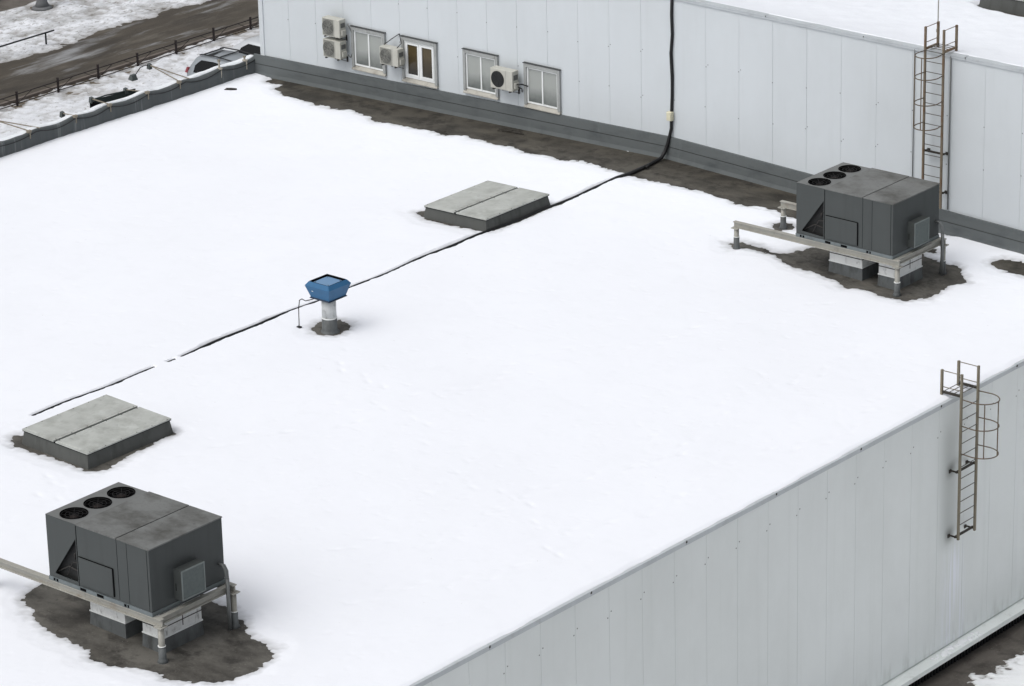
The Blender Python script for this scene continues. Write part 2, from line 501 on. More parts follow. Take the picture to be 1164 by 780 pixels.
def darker_by_wall(m):
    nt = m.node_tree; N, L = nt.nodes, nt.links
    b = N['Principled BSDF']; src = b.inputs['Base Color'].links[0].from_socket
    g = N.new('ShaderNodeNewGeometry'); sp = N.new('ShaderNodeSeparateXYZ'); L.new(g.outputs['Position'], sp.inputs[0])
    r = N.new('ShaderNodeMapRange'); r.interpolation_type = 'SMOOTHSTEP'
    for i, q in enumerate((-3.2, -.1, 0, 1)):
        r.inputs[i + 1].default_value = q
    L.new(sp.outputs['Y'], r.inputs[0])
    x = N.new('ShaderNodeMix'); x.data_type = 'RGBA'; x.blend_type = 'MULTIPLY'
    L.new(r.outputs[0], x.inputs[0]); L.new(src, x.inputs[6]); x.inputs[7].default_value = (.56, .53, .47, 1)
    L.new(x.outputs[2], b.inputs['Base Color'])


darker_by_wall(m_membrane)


def wall_stains(m):
    nt = m.node_tree; N, L = nt.nodes, nt.links
    b = N['Principled BSDF']; src = b.inputs['Base Color'].links[0].from_socket
    tc = N.new('ShaderNodeTexCoord'); sp = N.new('ShaderNodeSeparateXYZ'); L.new(tc.outputs['Object'], sp.inputs[0])

    def mth(op, a, c=None):
        n = N.new('ShaderNodeMath'); n.operation = op
        for i, v in enumerate((a, c)):
            if v is None: continue
            if isinstance(v, (int, float)): n.inputs[i].default_value = v
            else: L.new(v, n.inputs[i])
        return n.outputs[0]

    def ramp(v, a, c, d=0, e=1):
        r = N.new('ShaderNodeMapRange'); r.interpolation_type = 'SMOOTHSTEP'
        for i, q in enumerate((a, c, d, e)): r.inputs[i + 1].default_value = q
        L.new(v, r.inputs[0]); return r.outputs[0]

    def noise(st, sc):
        mp = N.new('ShaderNodeMapping'); mp.inputs['Scale'].default_value = st; L.new(tc.outputs['Object'], mp.inputs[0])
        n = N.new('ShaderNodeTexNoise'); n.inputs['Scale'].default_value = sc; n.inputs['Detail'].default_value = 6; L.new(mp.outputs[0], n.inputs['Vector'])
        return n.outputs['Fac']

    def mix(f, a, col):
        x = N.new('ShaderNodeMix'); x.data_type = 'RGBA'; L.new(f, x.inputs[0]); L.new(a, x.inputs[6]); x.inputs[7].default_value = lin(col); return x.outputs[2]
    y, z = sp.outputs['Y'], sp.outputs['Z']
    near = lambda c, w_: ramp(mth('ABSOLUTE', mth('ADD', y, -c)), w_, 0)
    streak = ramp(noise((1, 6, .25), 2.2), .42, .66)
    pale = mth('MULTIPLY', mth('MULTIPLY', near(-8.45, .75), streak), ramp(z, -3.7, -4.6, 0, .75))
    cur = mix(pale, src, (232, 236, 246))
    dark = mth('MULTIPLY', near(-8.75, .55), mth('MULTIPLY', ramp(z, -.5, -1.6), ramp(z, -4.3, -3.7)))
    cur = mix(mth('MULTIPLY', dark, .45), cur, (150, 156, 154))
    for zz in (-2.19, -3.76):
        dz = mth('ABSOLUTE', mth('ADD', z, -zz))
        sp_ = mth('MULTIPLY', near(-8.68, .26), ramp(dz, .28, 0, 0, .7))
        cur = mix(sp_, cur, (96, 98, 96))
    foot = mth('MULTIPLY', ramp(z, -5.9, -6.5), ramp(noise((1, 2.5, .5), 2.0), .45, .7, 0, .35))
    cur = mix(foot, cur, (150, 154, 148))
    L.new(cur, b.inputs['Base Color'])


wall_stains(m_wall2)

# glass: a pale pane with its reflection painted in as a gradient, and one that shows the room
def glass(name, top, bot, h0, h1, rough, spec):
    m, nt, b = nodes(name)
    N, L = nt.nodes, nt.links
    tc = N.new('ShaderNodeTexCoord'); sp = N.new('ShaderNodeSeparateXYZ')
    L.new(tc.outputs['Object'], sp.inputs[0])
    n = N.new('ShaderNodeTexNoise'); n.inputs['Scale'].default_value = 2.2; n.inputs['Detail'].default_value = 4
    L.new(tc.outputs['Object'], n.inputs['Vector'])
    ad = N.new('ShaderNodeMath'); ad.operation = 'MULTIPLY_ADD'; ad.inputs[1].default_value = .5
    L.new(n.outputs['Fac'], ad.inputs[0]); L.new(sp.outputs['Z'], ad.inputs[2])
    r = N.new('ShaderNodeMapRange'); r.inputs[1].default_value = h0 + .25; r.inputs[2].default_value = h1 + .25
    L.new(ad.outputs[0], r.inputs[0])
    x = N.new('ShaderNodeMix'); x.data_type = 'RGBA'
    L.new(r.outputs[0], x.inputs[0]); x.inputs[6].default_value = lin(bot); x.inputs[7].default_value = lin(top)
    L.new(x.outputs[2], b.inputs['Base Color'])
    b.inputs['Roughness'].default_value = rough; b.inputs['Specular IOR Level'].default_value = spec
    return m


m_glass = glass('painted_reflection_glass', (156, 160, 157), (72, 78, 76), .12, .62, .10, .35)
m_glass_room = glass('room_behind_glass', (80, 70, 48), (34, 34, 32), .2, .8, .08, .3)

# ------------------------------------------------------------------ ground
GZ = -7.0
mb = MB(); mb.add([(-900, -900, GZ - .02), (900, -900, GZ - .02), (900, 900, GZ - .02), (-900, 900, GZ - .02)], [(0, 1, 2, 3)])
kind(mb.build('ground', m_soil), 'structure')
mb = MB()
xs_ = [-40.2, -35.4]
mb.add([(-40.3, -150, GZ), (-35.45, -150, GZ), (-35.45, 150, GZ), (-40.3, 150, GZ)], [(0, 1, 2, 3)])
kind(mb.build('road', m_road), 'structure')
mb = MB(); mb.add([(-70, -150, GZ), (-44.45, -150, GZ), (-44.45, 150, GZ), (-70, 150, GZ)], [(0, 1, 2, 3)])
kind(mb.build('parking_strip', m_asph), 'structure')
mb = MB(); mb.box(-35.50, -35.38, -150, 150, GZ - .02, GZ + .09)
kind(mb.build('kerb', m_kerb), 'structure')
mb = MB(); mb.add([(14.7, -150, GZ), (80, -150, GZ), (80, 60, GZ), (14.7, 60, GZ)], [(0, 1, 2, 3)])
kind(mb.build('pavement', m_asph), 'structure')


def steps(a, b, d):
    return np.linspace(a, b, max(2, int(round((b - a) / d)) + 1))


def t_lawn(X, Y):
    t = .06 + .035 * fbm(X, Y, 1.1, 4, 3) + .03 * fbm(X, Y, 5, 3, 9)
    e = (X + 35.38) * -1
    edge = (-e) * .055 + .05 * fbm(X, Y, 2.3, 4, 5) + .03 * fbm(X, Y, 6, 2, 6) - .012
    return np.minimum(t, edge)


o = sheet('snowy_lawn', np.concatenate([steps(-35.37, -26, .07), steps(-25.6, -15.6, .4)]), np.concatenate([steps(-40, -2, .5), steps(-1.9, 22, .09), steps(22.5, 60, .5)]), lambda X: X * 0 + GZ, t_lawn, m_lawnsnow)
kind(o, 'stuff')


def t_verge(X, Y):
    t = .05 + .04 * fbm(X, Y, .9, 4, 13) + .035 * fbm(X, Y, 4.5, 3, 19)
    e1 = (-39.35 - X + .35 * fbm(X * .4, Y, .8, 3, 23)) * .2 + .02 * fbm(X, Y, 4, 3, 4)
    e2 = (X + 44.5 + .12 * fbm(X, Y, 1.0, 3, 29)) * .2
    d = np.hypot(X + 43.66, Y - 17.44)
    e3 = (d - .5 + .18 * fbm(X, Y, 2.5, 3, 31)) * .2
    return np.minimum(np.minimum(t, e3), np.minimum(e1, e2))


o = sheet('snowy_verge', steps(-44.8, -38.6, .08), np.concatenate([steps(-40, 6, .5), steps(6.1, 28, .1), steps(28.5, 60, .5)]), lambda X: X * 0 + GZ, t_verge, m_vergesnow)
kind(o, 'stuff')


def t_pave(X, Y):
    t = .05 + .02 * fbm(X, Y, 2, 4, 33)
    e = (X - 15.55 + .28 * fbm(X, Y, 1.1, 4, 35) - .25 * np.clip(np.abs(Y + 8.3) - .6, 0, .8)) * .2 + .05 * fbm(X, Y, 6, 3, 37)
    return np.minimum(t, e)


o = sheet('snow_on_pavement', np.concatenate([steps(15.0, 20, .05), steps(20.3, 40, .5)]), np.concatenate([steps(-40, -13.2, .4), steps(-13, -4, .05), steps(-3.6, 20, .4)]), lambda X: X * 0 + GZ, t_pave, m_pavesnow)
kind(o, 'stuff')

# ------------------------------------------------------------------ lower building
XE = 14.618
lower = thing('warehouse', 'long grey panel-clad warehouse with a flat snow-covered roof in the foreground', 'building')
mb = MB()
mb.add([(-15.1, -70, roof_z(-15.1)), (0, -70, 0), (0, .0, 0), (-15.1, .0, roof_z(-15.1)), (XE - .02, -70, roof_z(XE)), (XE - .02, .0, roof_z(XE))], [(0, 1, 2, 3), (1, 4, 5, 2)])
mb.build('roof', m_membrane, lower)
# near wall: panels over a backing sheet
PW = 1.0543
mb = MB(); seam = MB(); scr = MB()
y = -17.608 + PW * 17
k = 0
while y > -70:
    y0 = y - PW
    if y <= 0.3:
        mb.box(XE - .08, XE, y0 + .003, min(y, 0) - .003, -6.5, roof_z(XE) - .03)
        for z in (-1.2 - .02 * (k % 2),):
            for dy in (-.05, .06):
                scr.box(XE, XE + .006, y0 + dy - .012, y0 + dy + .012, z + dy, z + dy + .024)
    y = y0; k += 1
mb.merge(scr, m_screwpale).build('wall', m_wall2, lower)
MB().box(XE - .3, XE - .085, -70, 0, GZ, roof_z(XE) - .05).build('wall_backing', m_seam, lower)
MB().box(-15.4, -15.1, -70, 0, GZ, -.4).build('outer_wall', m_wall2, lower)
MB().box(-15.35, XE - .05, -70, -69.8, GZ, -.6).build('end_wall', m_wall2, lower)
# roof edge cap in lengths
mb = MB(); seam = MB()
y = 0.0; i = 0
ze = roof_z(XE)
while y > -70:
    L_ = 3.05
    j = .004 * (i % 2)
    mb.box(XE - .05, XE + .028 + j, y - L_ + .004, y - .004, ze - .01 + j, ze + .022 + j)
    mb.box(XE + .004, XE + .02 + j, y - L_ + .004, y - .004, ze - .085, ze - .011 + j)
    seam.box(XE + .02, XE + .036, y - L_ - .018, y - L_ + .018, ze - .03, ze + .018)
    y -= L_; i += 1
mb.merge(seam, m_grime).build('edge_trim', m_trim, lower)
mb = MB()
mb.box(XE - .3, 14.93, -70, 0, -6.57, -6.53); mb.box(14.905, 14.93, -70, 0, -6.64, -6.571)
mb.build('wall_ledge', m_ledge, lower)
mb = MB()
y = -70
while y < 0:
    mb.box(XE - .2, 14.70, y, y + .06, GZ, -6.575); mb.box(XE - .2, 14.66, y + .06, y + .12, GZ, -6.575)
    y += .12
mb.build('plinth', m_plinth, lower)
mb = MB()
for i in range(26):
    yy = -9.4 + i * .07 + rng.uniform(-.02, .02)
    xx = 14.78 + rng.uniform(-.08, .1)
    s = rng.uniform(.05, .10) * (1 if 3 < i < 20 else .6)
    mb.lathe(xx, yy, [(s, -6.531), (s * .8, -6.515), (s * .3, -6.505)], 7)
tag(mb.build('snow_crumbs', m_crumb), 'crumbled strip of snow lying on the pale ledge below the near ladder', 'snow'); kind(bpy.data.objects['snow_crumbs'], 'stuff')

# ------------------------------------------------------------------ upper building
upper = thing('factory_building', 'taller white panel-clad building with windows rising behind the snowy roof', 'building')


def top_z(x):
    return 4.41 - .0102 * abs(x)


mb = MB(); scr = MB()
PU = 1.0628
x = -14.76; k = 0
XR = 14.6
while x < XR:
    x1 = min(x + PU, XR)
    g = (.002, .0045, .002, .003)[k % 4]
    mb.hexa([(x + g, 0, roof_z(x) + .45), (x1 - g, 0, roof_z(x1) + .45), (x1 - g, .08, roof_z(x1) + .45), (x + g, .08, roof_z(x) + .45)],
            [(x + g, 0, top_z(x) - .02), (x1 - g, 0, top_z(x1) - .02), (x1 - g, .08, top_z(x1) - .02), (x + g, .08, top_z(x) - .02)])
    for z in (1.5 + .06 * ((k * 7) % 3), 2.75 - .05 * ((k * 5) % 3)):
        xx = x1 + rng.uniform(-.03, .03)
        if xx < XR - .1:
            scr.box(xx - .012, xx + .012, -.006, 0, z - .012, z + .012)
            if rng.random() < .2:
                scr.box(xx + .05, xx + .072, -.006, 0, z + .05, z + .072)
    x = x1; k += 1
mb.merge(scr, m_screw).build('wall', m_wall, upper)
MB().box(-14.74, XR, .085, .3, -.2, 4.2).build('wall_backing', m_seam, upper)
mb = MB(); mb.box(-14.86, -14.70, -.03, .12, roof_z(-14.8) + .45, 4.24); mb.box(-14.86, -14.78, .121, 30, GZ, 4.2)
mb.build('side_wall', m_wall, upper)
MB().box(XR - .1, XR, .3, 30, GZ, 4.2).build('side_wall', m_wall2, upper)
MB().box(-14.7, XR - .1, 29.9, 30, GZ, 4.2).build('back_wall', m_wall, upper)
MB().box(XR - .3, XR - .001, -.0, .2, GZ, -.5).build('corner_wall', m_wall2, upper)
# sloping membrane plinth with a lap line and a cant at the foot
mb = MB(); lap = MB()
pts = [-15.12, -12, -9, -6, -3, 0, 3, 6, 9, 12, XR - .02]
for a, b in zip(pts, pts[1:]):
    za, zb = roof_z(a), roof_z(b)
    prof = [(-.13, -.03), (-.085, .10), (-.075, .33), (-.06, .605), (-.001, .605)]
    for (ya, ha), (yb, hb) in zip(prof, prof[1:]):
        mb.add([(a, ya, za + ha), (b, ya, zb + ha), (b, yb, zb + hb), (a, yb, za + hb)], [(0, 1, 2, 3)])
    lap.add([(a, -.0765, za + .325), (b, -.0765, zb + .325), (b, -.081, zb + .345), (a, -.081, za + .345)], [(0, 1, 2, 3)])
mb.merge(lap, m_flashdark).build('wall_flashing', m_flash, upper)
# roof sheet, its snow and the coping
mb = MB()
mb.add([(-14.8, .1, 4.06), (XR, .1, 4.06), (XR, 30, 4.06), (-14.8, 30, 4.06)], [(0, 1, 2, 3)])
mb.build('roof', m_membrane, upper)
mb = MB(); jn = MB()
a = -14.88; i = 0
while a < XR:
    b = min(a + 3.0, XR + .03)
    j = .004 * (i % 2)
    mb.hexa([(a + .003, -.04 - j, top_z(a) - .02), (b - .003, -.04 - j, top_z(b) - .02), (b - .003, .12, top_z(b) - .02), (a + .003, .12, top_z(a) - .02)],
            [(a + .003, -.04 - j, top_z(a) + .015 + j), (b - .003, -.04 - j, top_z(b) + .015 + j), (b - .003, .12, top_z(b) + .02 + j), (a + .003, .12, top_z(a) + .02 + j)])
    mb.hexa([(a + .003, -.035, top_z(a) - .08), (b - .003, -.035, top_z(b) - .08), (b - .003, -.012, top_z(b) - .08), (a + .003, -.012, top_z(a) - .08)],
            [(a + .003, -.035, top_z(a) - .021), (b - .003, -.035, top_z(b) - .021), (b - .003, -.012, top_z(b) - .021), (a + .003, -.012, top_z(a) - .021)])
    jn.box(b - .012, b + .012, -.050 - j, -.0455 - j, top_z(b) - .018, top_z(b) + .012)
    a = b; i += 1
mb.merge(jn, m_grime).build('roof_coping', m_trim, upper)


def t_up(X, Y):
    t = .10 + .03 * fbm(X, Y, .5, 4, 41) + .012 * fbm(X, Y, 3, 3, 43)
    te = 4.41 - .0102 * np.abs(X) + .022 + .010 * fbm(X, Y, 1.2, 3, 47) - 4.06
    q = np.exp(-np.maximum(Y - .15, 0) / 1.2)
    t = t + (te - t) * q - .10 * (Y < .10)
    sd = poly_sd(X, Y, [(6.33, 6.0), (6.35, 4.83), (6.75, 4.60), (7.9, 4.52), (8.4, 4.8), (8.4, 6.4)])
    return np.minimum(t, (sd - .05 + .04 * fbm(X, Y, 4, 3, 45)) * .6)


o = sheet('snow_on_upper_roof', np.concatenate([steps(-14.7, -1, .3), steps(-.9, 14.5, .08)]), np.concatenate([[.085], steps(.105, 8, .08), steps(8.3, 29.8, .4)]), lambda X: X * 0 + 4.06, t_up, m_snow_up)
kind(o, 'stuff')

# two strips of pipe beside the far ladder
for xx, lab, rr in ((7.63, 'thin grey conduit running up the white wall left of the far ladder', .013), (8.69, 'thin grey conduit running up the white wall right of the far ladder', .02)):
    mb = MB(); mb.tube([(xx, -.03, .35), (xx, -.03, 4.28)], rr, 6)
    tag(mb.build('conduit', m_pipe), lab, 'pipe')

# windows
wins = [(-11.24, -9.98, .49, 1.73, 'pale-glazed window on the left, with a split air conditioner over its right edge', m_glass),
        (-9.35, -8.06, .475, 1.76, 'window with two white casements showing a dark brownish room', m_glass_room),
        (-7.10, -5.86, .55, 1.78, 'pale-glazed window partly covered by the lowest air conditioner', m_glass),
        (-4.93, -3.68, .53, 1.76, 'rightmost pale-glazed window, unobstructed, in the white wall', m_glass)]
for (x0, x1, z0, z1, lab, gm) in wins:
    t = thing('window', lab, 'window', (x0, 0, z0), 'windows in the white wall')
    W, H = x1 - x0, z1 - z0
    fw = .085
    mb = MB()
    mb.box(0, fw, -.07, -.002, 0.08, H); mb.box(W - fw, W, -.07, -.002, .08, H); mb.box(fw, W - fw, -.075, -.002, H - fw - .01, H + .003)
    mb.build('window_trim', m_wtrim, t)
    mb = MB(); mb.box(-.02, W + .02, -.085, -.002, H + .004, H + .022); mb.build('drip_edge', m_flashdark, t)
    mb = MB()
    mb.hexa([(0, -.09, 0), (W, -.09, 0), (W, -.002, 0), (0, -.002, 0)], [(0, -.09, .02), (W, -.09, .02), (W, -.003, .125), (0, -.003, .125)])
    mb.build('sill', m_sill, t)
    room = gm is m_glass_room
    s = .045 if not room else .05
    a, b, c, d = fw, W - fw, .125, H - fw - .01
    fr = MB()
    fr.box(a, a + s, -.03, -.001, c, d); fr.box(b - s, b, -.03, -.001, c, d)
    fr.box(a + s, b - s, -.03, -.001, c, c + s); fr.box(a + s, b - s, -.03, -.001, d - s, d)
    mid = (a + b) / 2
    fr.box(mid - .022, mid + .022, -.032, -.001, c + s, d - s)
    fr.build('frame', m_upvc, t)
    if room:
        for q0, q1 in ((a + s, mid - .022), (mid + .022, b - s)):
            sa = MB(); e = .06
            sa.box(q0 + .004, q0 + e, -.04, -.001, c + s + .004, d - s - .004); sa.box(q1 - e, q1 - .004, -.04, -.001, c + s + .004, d - s - .004)
            sa.box(q0 + e, q1 - e, -.04, -.001, c + s + .004, c + s + e); sa.box(q0 + e, q1 - e, -.04, -.001, d - s - e, d - s - .004)
            sash = sa.build('sash', m_upvc, t)
            MB().add([(q0 + e, -.010, c + s + e), (q1 - e, -.010, c + s + e), (q1 - e, -.010, d - s - e), (q0 + e, -.010, d - s - e)], [(0, 1, 2, 3)]).build('pane', gm, t)
    else:
        for q0, q1 in ((a + s, mid - .022), (mid + .022, b - s)):
            MB().add([(q0, -.010, c + s), (q1, -.010, c + s), (q1, -.010, d - s), (q0, -.010, d - s)], [(0, 1, 2, 3)]).build('pane', gm, t)


# split air conditioners
def split_unit(name, lab, x, z, W, H, D=.26, dark=False):
    t = thing('air_conditioner', lab, 'air conditioner', (x, -.40, z - H), 'split air conditioners on the white wall')
    MB().box(0, W, 0, D, 0, H).build('casing', m_acwhite, t, bevel=.012)
    R = H * .40
    cx, cz = W * .34, H * .5
    g = MB(); g.box(.03, W * .66, -.0035, -.0005, H * .05, H * .95); g.build('grille_panel', m_acpanel if not dark else m_acwhite, t)
    g = MB(); n = 28
    # recessed dark disc with concentric rings in front
    g.add([(cx + R * cos(2 * pi * i / n), -.006, cz + R * sin(2 * pi * i / n)) for i in range(n)], [tuple(range(n))])
    g.build('fan_opening', m_acblade, t)
    g = MB()
    for q in (1.0, .82, .64, .46, .28):
        g.tube([(cx + R * q * cos(2 * pi * i / n), -.012, cz + R * q * sin(2 * pi * i / n)) for i in range(n)], .007 if not dark else .004, 5, closed=True)
    for i in range(8):
        a = pi * i / 4 + .2
        g.tube([(cx + R * .15 * cos(a), -.012, cz + R * .15 * sin(a)), (cx + R * cos(a), -.012, cz + R * sin(a))], .006, 4)
    if not dark:
        for i in range(-6, 7):
            hw = math.sqrt(max(0, R * R - (i * R / 6.5) ** 2))
            g.box(cx + i * R / 6.5 - .006, cx + i * R / 6.5 + .006, -.010, -.0065, cz - hw, cz + hw)
    g.build('fan_grille', m_acring if not dark else m_acblade, t)
    g = MB(); g.box(W * .70, W * .705, -.003, -.0005, .01, H - .01); g.build('panel_joint', m_acgrille, t)
    g = MB(); g.box(W + .001, W + .05, .06, D - .03, H * .12, H * .42); g.build('valve_cover', m_acwhite, t, bevel=.01)
    g = MB(); g.box(W + .001, W + .012, .05, D - .04, H * .55, H * .8); g.build('side_handle', m_acgrille, t)
    for xx in (.1, W - .1):
        g = MB(); g.box(xx - .02, xx + .02, -.02, .399, -.035, -.003); g.box(xx - .02, xx + .02, .37, .399, -.16, -.036)
        g.bar((xx, .12, -.035), (xx, .38, -.14), .02, .016)
        g.build('bracket', m_bracket, t)
    return t


u = split_unit('a', 'upper of the two stacked split air conditioners at the left end of the wall', -12.02, 1.95, .66, .52)
u = split_unit('b', 'lower of the two stacked split air conditioners at the left end of the wall', -12.02, 1.33, .66, .52)
u = split_unit('c', 'split air conditioner between the leftmost window and the brown-room window', -9.87, 1.47, .68, .50)
g = MB(); g.tube([(.55, .12, .5), (.60, .25, .62), (.42, .385, .82)], .012, 6); g.tube([(.05, .15, .52), (.22, .3, .68), (.42, .385, .83)], .012, 6); g.build('hose', m_cable, u)
u = split_unit('d', 'split air conditioner with a black fan opening, between the two right-hand windows', -5.83, 1.56, .78, .56, dark=True)
g = MB(); g.tube([(.80, .12, .18), (.95, .2, .2), (1.02, .36, .12)], .018, 6); g.tube([(.80, .14, .14), (.9, .25, .05), (.8, .38, -.08)], .014, 6); g.build('hose', m_cable, u)
mb = MB(); mb.tube([(-11.3, -.12, 1.8), (-11.22, -.05, 1.55), (-11.2, -.04, 1.0), (-11.27, -.08, .82), (-11.33, -.12, .9)], .022, 6)
tag(mb.build('insulated_hose', m_pipe), 'grey hose running down beside the two stacked air conditioners', 'hose')

# cable on the wall and along the ridge, with its junction box
cab = [(.12, -.03, 4.5), (.10, -.035, 3.9), (.12, -.035, 3.4), (.075, -.035, 2.9), (.11, -.035, 2.3), (.10, -.035, 1.7), (.07, -.035, 1.2), (.07, -.04, .85), (.03, -.085, .58), (.0, -.11, .42), (-.05, -.16, .22), (-.06, -.3, .08), (-.06, -.55, .05), (.0, -1.0, .05), (.03, -1.75, .05), (-.03, -2.25, .045), (.0, -3.0, .035)]
yy = -3.4
while yy > -24:
    cab.append((.04 * sin(yy * .9) + .025 * sin(yy * 2.7) - .02, yy, .004)); yy -= .35
mb = MB()
mb.tube([Vector(p) for p in cab], [.042] * 9 + [.05] * 7 + [.042] * (len(cab) - 16), 8)
mb.tube([Vector(p) + Vector((.03 * sin(i * 1.3), -.015 if i < 10 else 0, .02 if i > 11 else 0)) for i, p in enumerate(cab[:18])], .02, 6)
mb.tube([(.0, -1.1, .07), (.06, -1.0, .09), (.1, -1.15, .06)], .035, 6)
tag(mb.build('cable', m_cable), 'black cable bundle coming down the white wall and running along the snowy roof', 'cable')
jb = thing('junction_box', 'small cream junction box on the black cable on the white wall', 'junction box', (.07, -.085, 1.07))
MB().box(-.08, .08, -.06, .06, 0, .24).build('box_body', m_cream, jb, bevel=.015)
MB().box(-.07, .07, -.075, -.062, .01, .23).build('cover', m_cream, jb, bevel=.006)

# ------------------------------------------------------------------ snow on the lower roof
PATCH = {'strip': [(-14.46, 0.05), (-14.29, -0.38), (-13.86, -0.43), (-13.58, -0.41), (-13.51, -0.94), (-12.83, -1.14), (-11.43, -1.37), (-10.26, -1.33), (-8.82, -1.65), (-7.74, -1.59), (-6.61, -1.61), (-5.83, -1.46), (-4.65, -1.55), (-3.68, -1.58), (-2.43, -1.66), (-1.52, -1.5), (-0.51, -1.65), (0.59, -1.81), (2.01, -1.56), (2.86, -1.56), (3.58, -1.59), (4.05, -1.49), (4.49, -1.45), (4.85, -1.65), (5.15, -1.56), (5.67, -1.28), (6.36, -1.11), (7.02, -0.53), (7.79, -0.12), (7.98, 0.38), (8.26, 0.28), (8.69, -0.09)], 'right': [(11.66, -0.35), (11.18, -0.41), (10.81, -0.52), (10.63, -0.88), (10.69, -1.1), (11.01, -1.28), (11.39, -1.28), (11.77, -1.34), (12.17, -1.15)], 'ac2': [(5.0, -4.12), (5.19, -3.75), (5.43, -3.79), (5.73, -3.86), (6.16, -3.86), (6.43, -3.73), (6.54, -3.48), (6.66, -3.03), (6.74, -2.66), (7.04, -2.08), (7.7, -1.51), (8.71, -1.46), (8.94, -1.54), (9.14, -1.65), (9.56, -1.84), (9.88, -1.86), (10.0, -1.75), (10.25, -1.79), (10.42, -2.04), (10.72, -2.3), (10.97, -2.49), (10.75, -2.98), (10.78, -3.94), (10.46, -4.47), (9.81, -4.55), (9.26, -4.57), (8.97, -4.62), (8.59, -4.51), (8.16, -4.5), (7.57, -4.29), (7.13, -4.28), (6.57, -4.1), (6.24, -3.98), (5.65, -4.08), (5.21, -4.35)], 'ac2b': [(5.52, -2.08), (5.57, -2.29), (5.47, -2.49), (5.27, -2.55), (5.09, -2.45), (5.03, -2.23), (5.14, -2.03), (5.34, -1.97)], 'ac2c': [(8.86, -1.41), (9.24, -1.32), (9.08, -1.13), (8.83, -1.19)], 'ac1': [(6.18, -28.32), (6.57, -28.8), (7.01, -29.13), (7.67, -29.41), (8.49, -29.53), (8.98, -29.45), (9.28, -29.67), (9.7, -29.64), (10.06, -29.41), (10.59, -29.28), (11.25, -29.15), (11.63, -28.82), (11.86, -28.4), (11.93, -28.01), (11.82, -27.49), (11.57, -27.23), (11.27, -27.1), (10.59, -27.1), (10.55, -26.89), (10.34, -26.7), (10.17, -26.72), (9.55, -26.4), (9.14, -26.29), (8.77, -26.31), (7.16, -26.54), (6.39, -27.47), (6.15, -27.93)], 'fan': [(1.08, -14.83), (1.36, -15.0), (1.54, -14.96), (1.72, -14.84), (1.8, -14.65), (1.74, -14.38), (1.57, -14.08), (1.34, -14.01), (1.17, -14.04), (0.94, -14.41)], 'h1': [(0.65, -23.76), (0.45, -23.52), (0.56, -23.37), (0.75, -21.1), (2.3, -21.05), (2.92, -21.14), (3.0, -21.97), (3.0, -22.55), (3.16, -23.15), (3.21, -23.39), (3.18, -23.61), (2.93, -23.75), (2.55, -23.73), (1.87, -23.81), (1.11, -23.87), (0.91, -23.88)], 'h2': [(-2.6, -7.15), (-2.45, -6.9), (-2.25, -4.8), (-0.72, -4.78), (-0.03, -4.82), (-0.05, -5.6), (-0.02, -6.6), (0.04, -7.2), (-0.25, -7.4), (-0.75, -7.42), (-1.3, -7.42), (-1.9, -7.45)], 'cable': [(-0.38, 0.22), (-0.15, -0.37), (0.0, -1.01), (0.03, -1.75), (-0.03, -2.25)], 'segs': [(-22.56, -21.01), (-19.88, -19.34), (-18.36, -14.16), (-14.16, -12.01), (-11.84, -11.32), (-10.4, -2.21)]}


fr_ = random.Random(21)
STEPS = []
for path in ([(2.6, -24.6), (5.5, -25.8), (8.0, -25.6), (10.6, -22.0), (11.6, -15.0), (11.2, -7.2)], [(3.6, -22.2), (5.4, -19.0), (6.0, -14.0), (8.0, -8.8), (9.6, -5.6)], [(11.6, -26.0), (12.6, -21.0), (13.2, -15.5), (13.9, -9.4)],
             [(2.2, -15.2), (4.8, -17.0), (8.3, -18.2), (11.4, -19.6), (13.6, -20.5)]):
    for (ax_, ay_), (bx_, by_) in zip(path, path[1:]):
        L_ = hypot(bx_ - ax_, by_ - ay_); n_ = int(L_ / .38)
        for i_ in range(n_):
            q_ = i_ / n_
            s_ = .11 if i_ % 2 else -.11
            nx_, ny_ = -(by_ - ay_) / L_, (bx_ - ax_) / L_
            w_ = .35 * sin(q_ * 7 + ax_) + fr_.uniform(-.05, .05)
            STEPS.append((ax_ + (bx_ - ax_) * q_ + nx_ * (s_ + w_), ay_ + (by_ - ay_) * q_ + ny_ * (s_ + w_), (bx_ - ax_) / L_, (by_ - ay_) / L_, fr_.uniform(.002, .018)))


def DIMPLES(X, Y):
    """old half-filled footprints"""
    d = np.zeros(X.shape)
    xs1, ys1 = X[0], Y[:, 0]
    for (px, py, ux, uy, dep) in STEPS:
        i0, i1 = np.searchsorted(xs1, (px - .3, px + .3)); j0, j1 = np.searchsorted(ys1, (py - .3, py + .3))
        if i1 <= i0 or j1 <= j0:
            continue
        sx = X[j0:j1, i0:i1] - px; sy = Y[j0:j1, i0:i1] - py
        a = (sx * ux + sy * uy) / .13; c = (-sx * uy + sy * ux) / .06
        d[j0:j1, i0:i1] = np.maximum(d[j0:j1, i0:i1], dep * np.exp(-(a * a + c * c)))
    return d


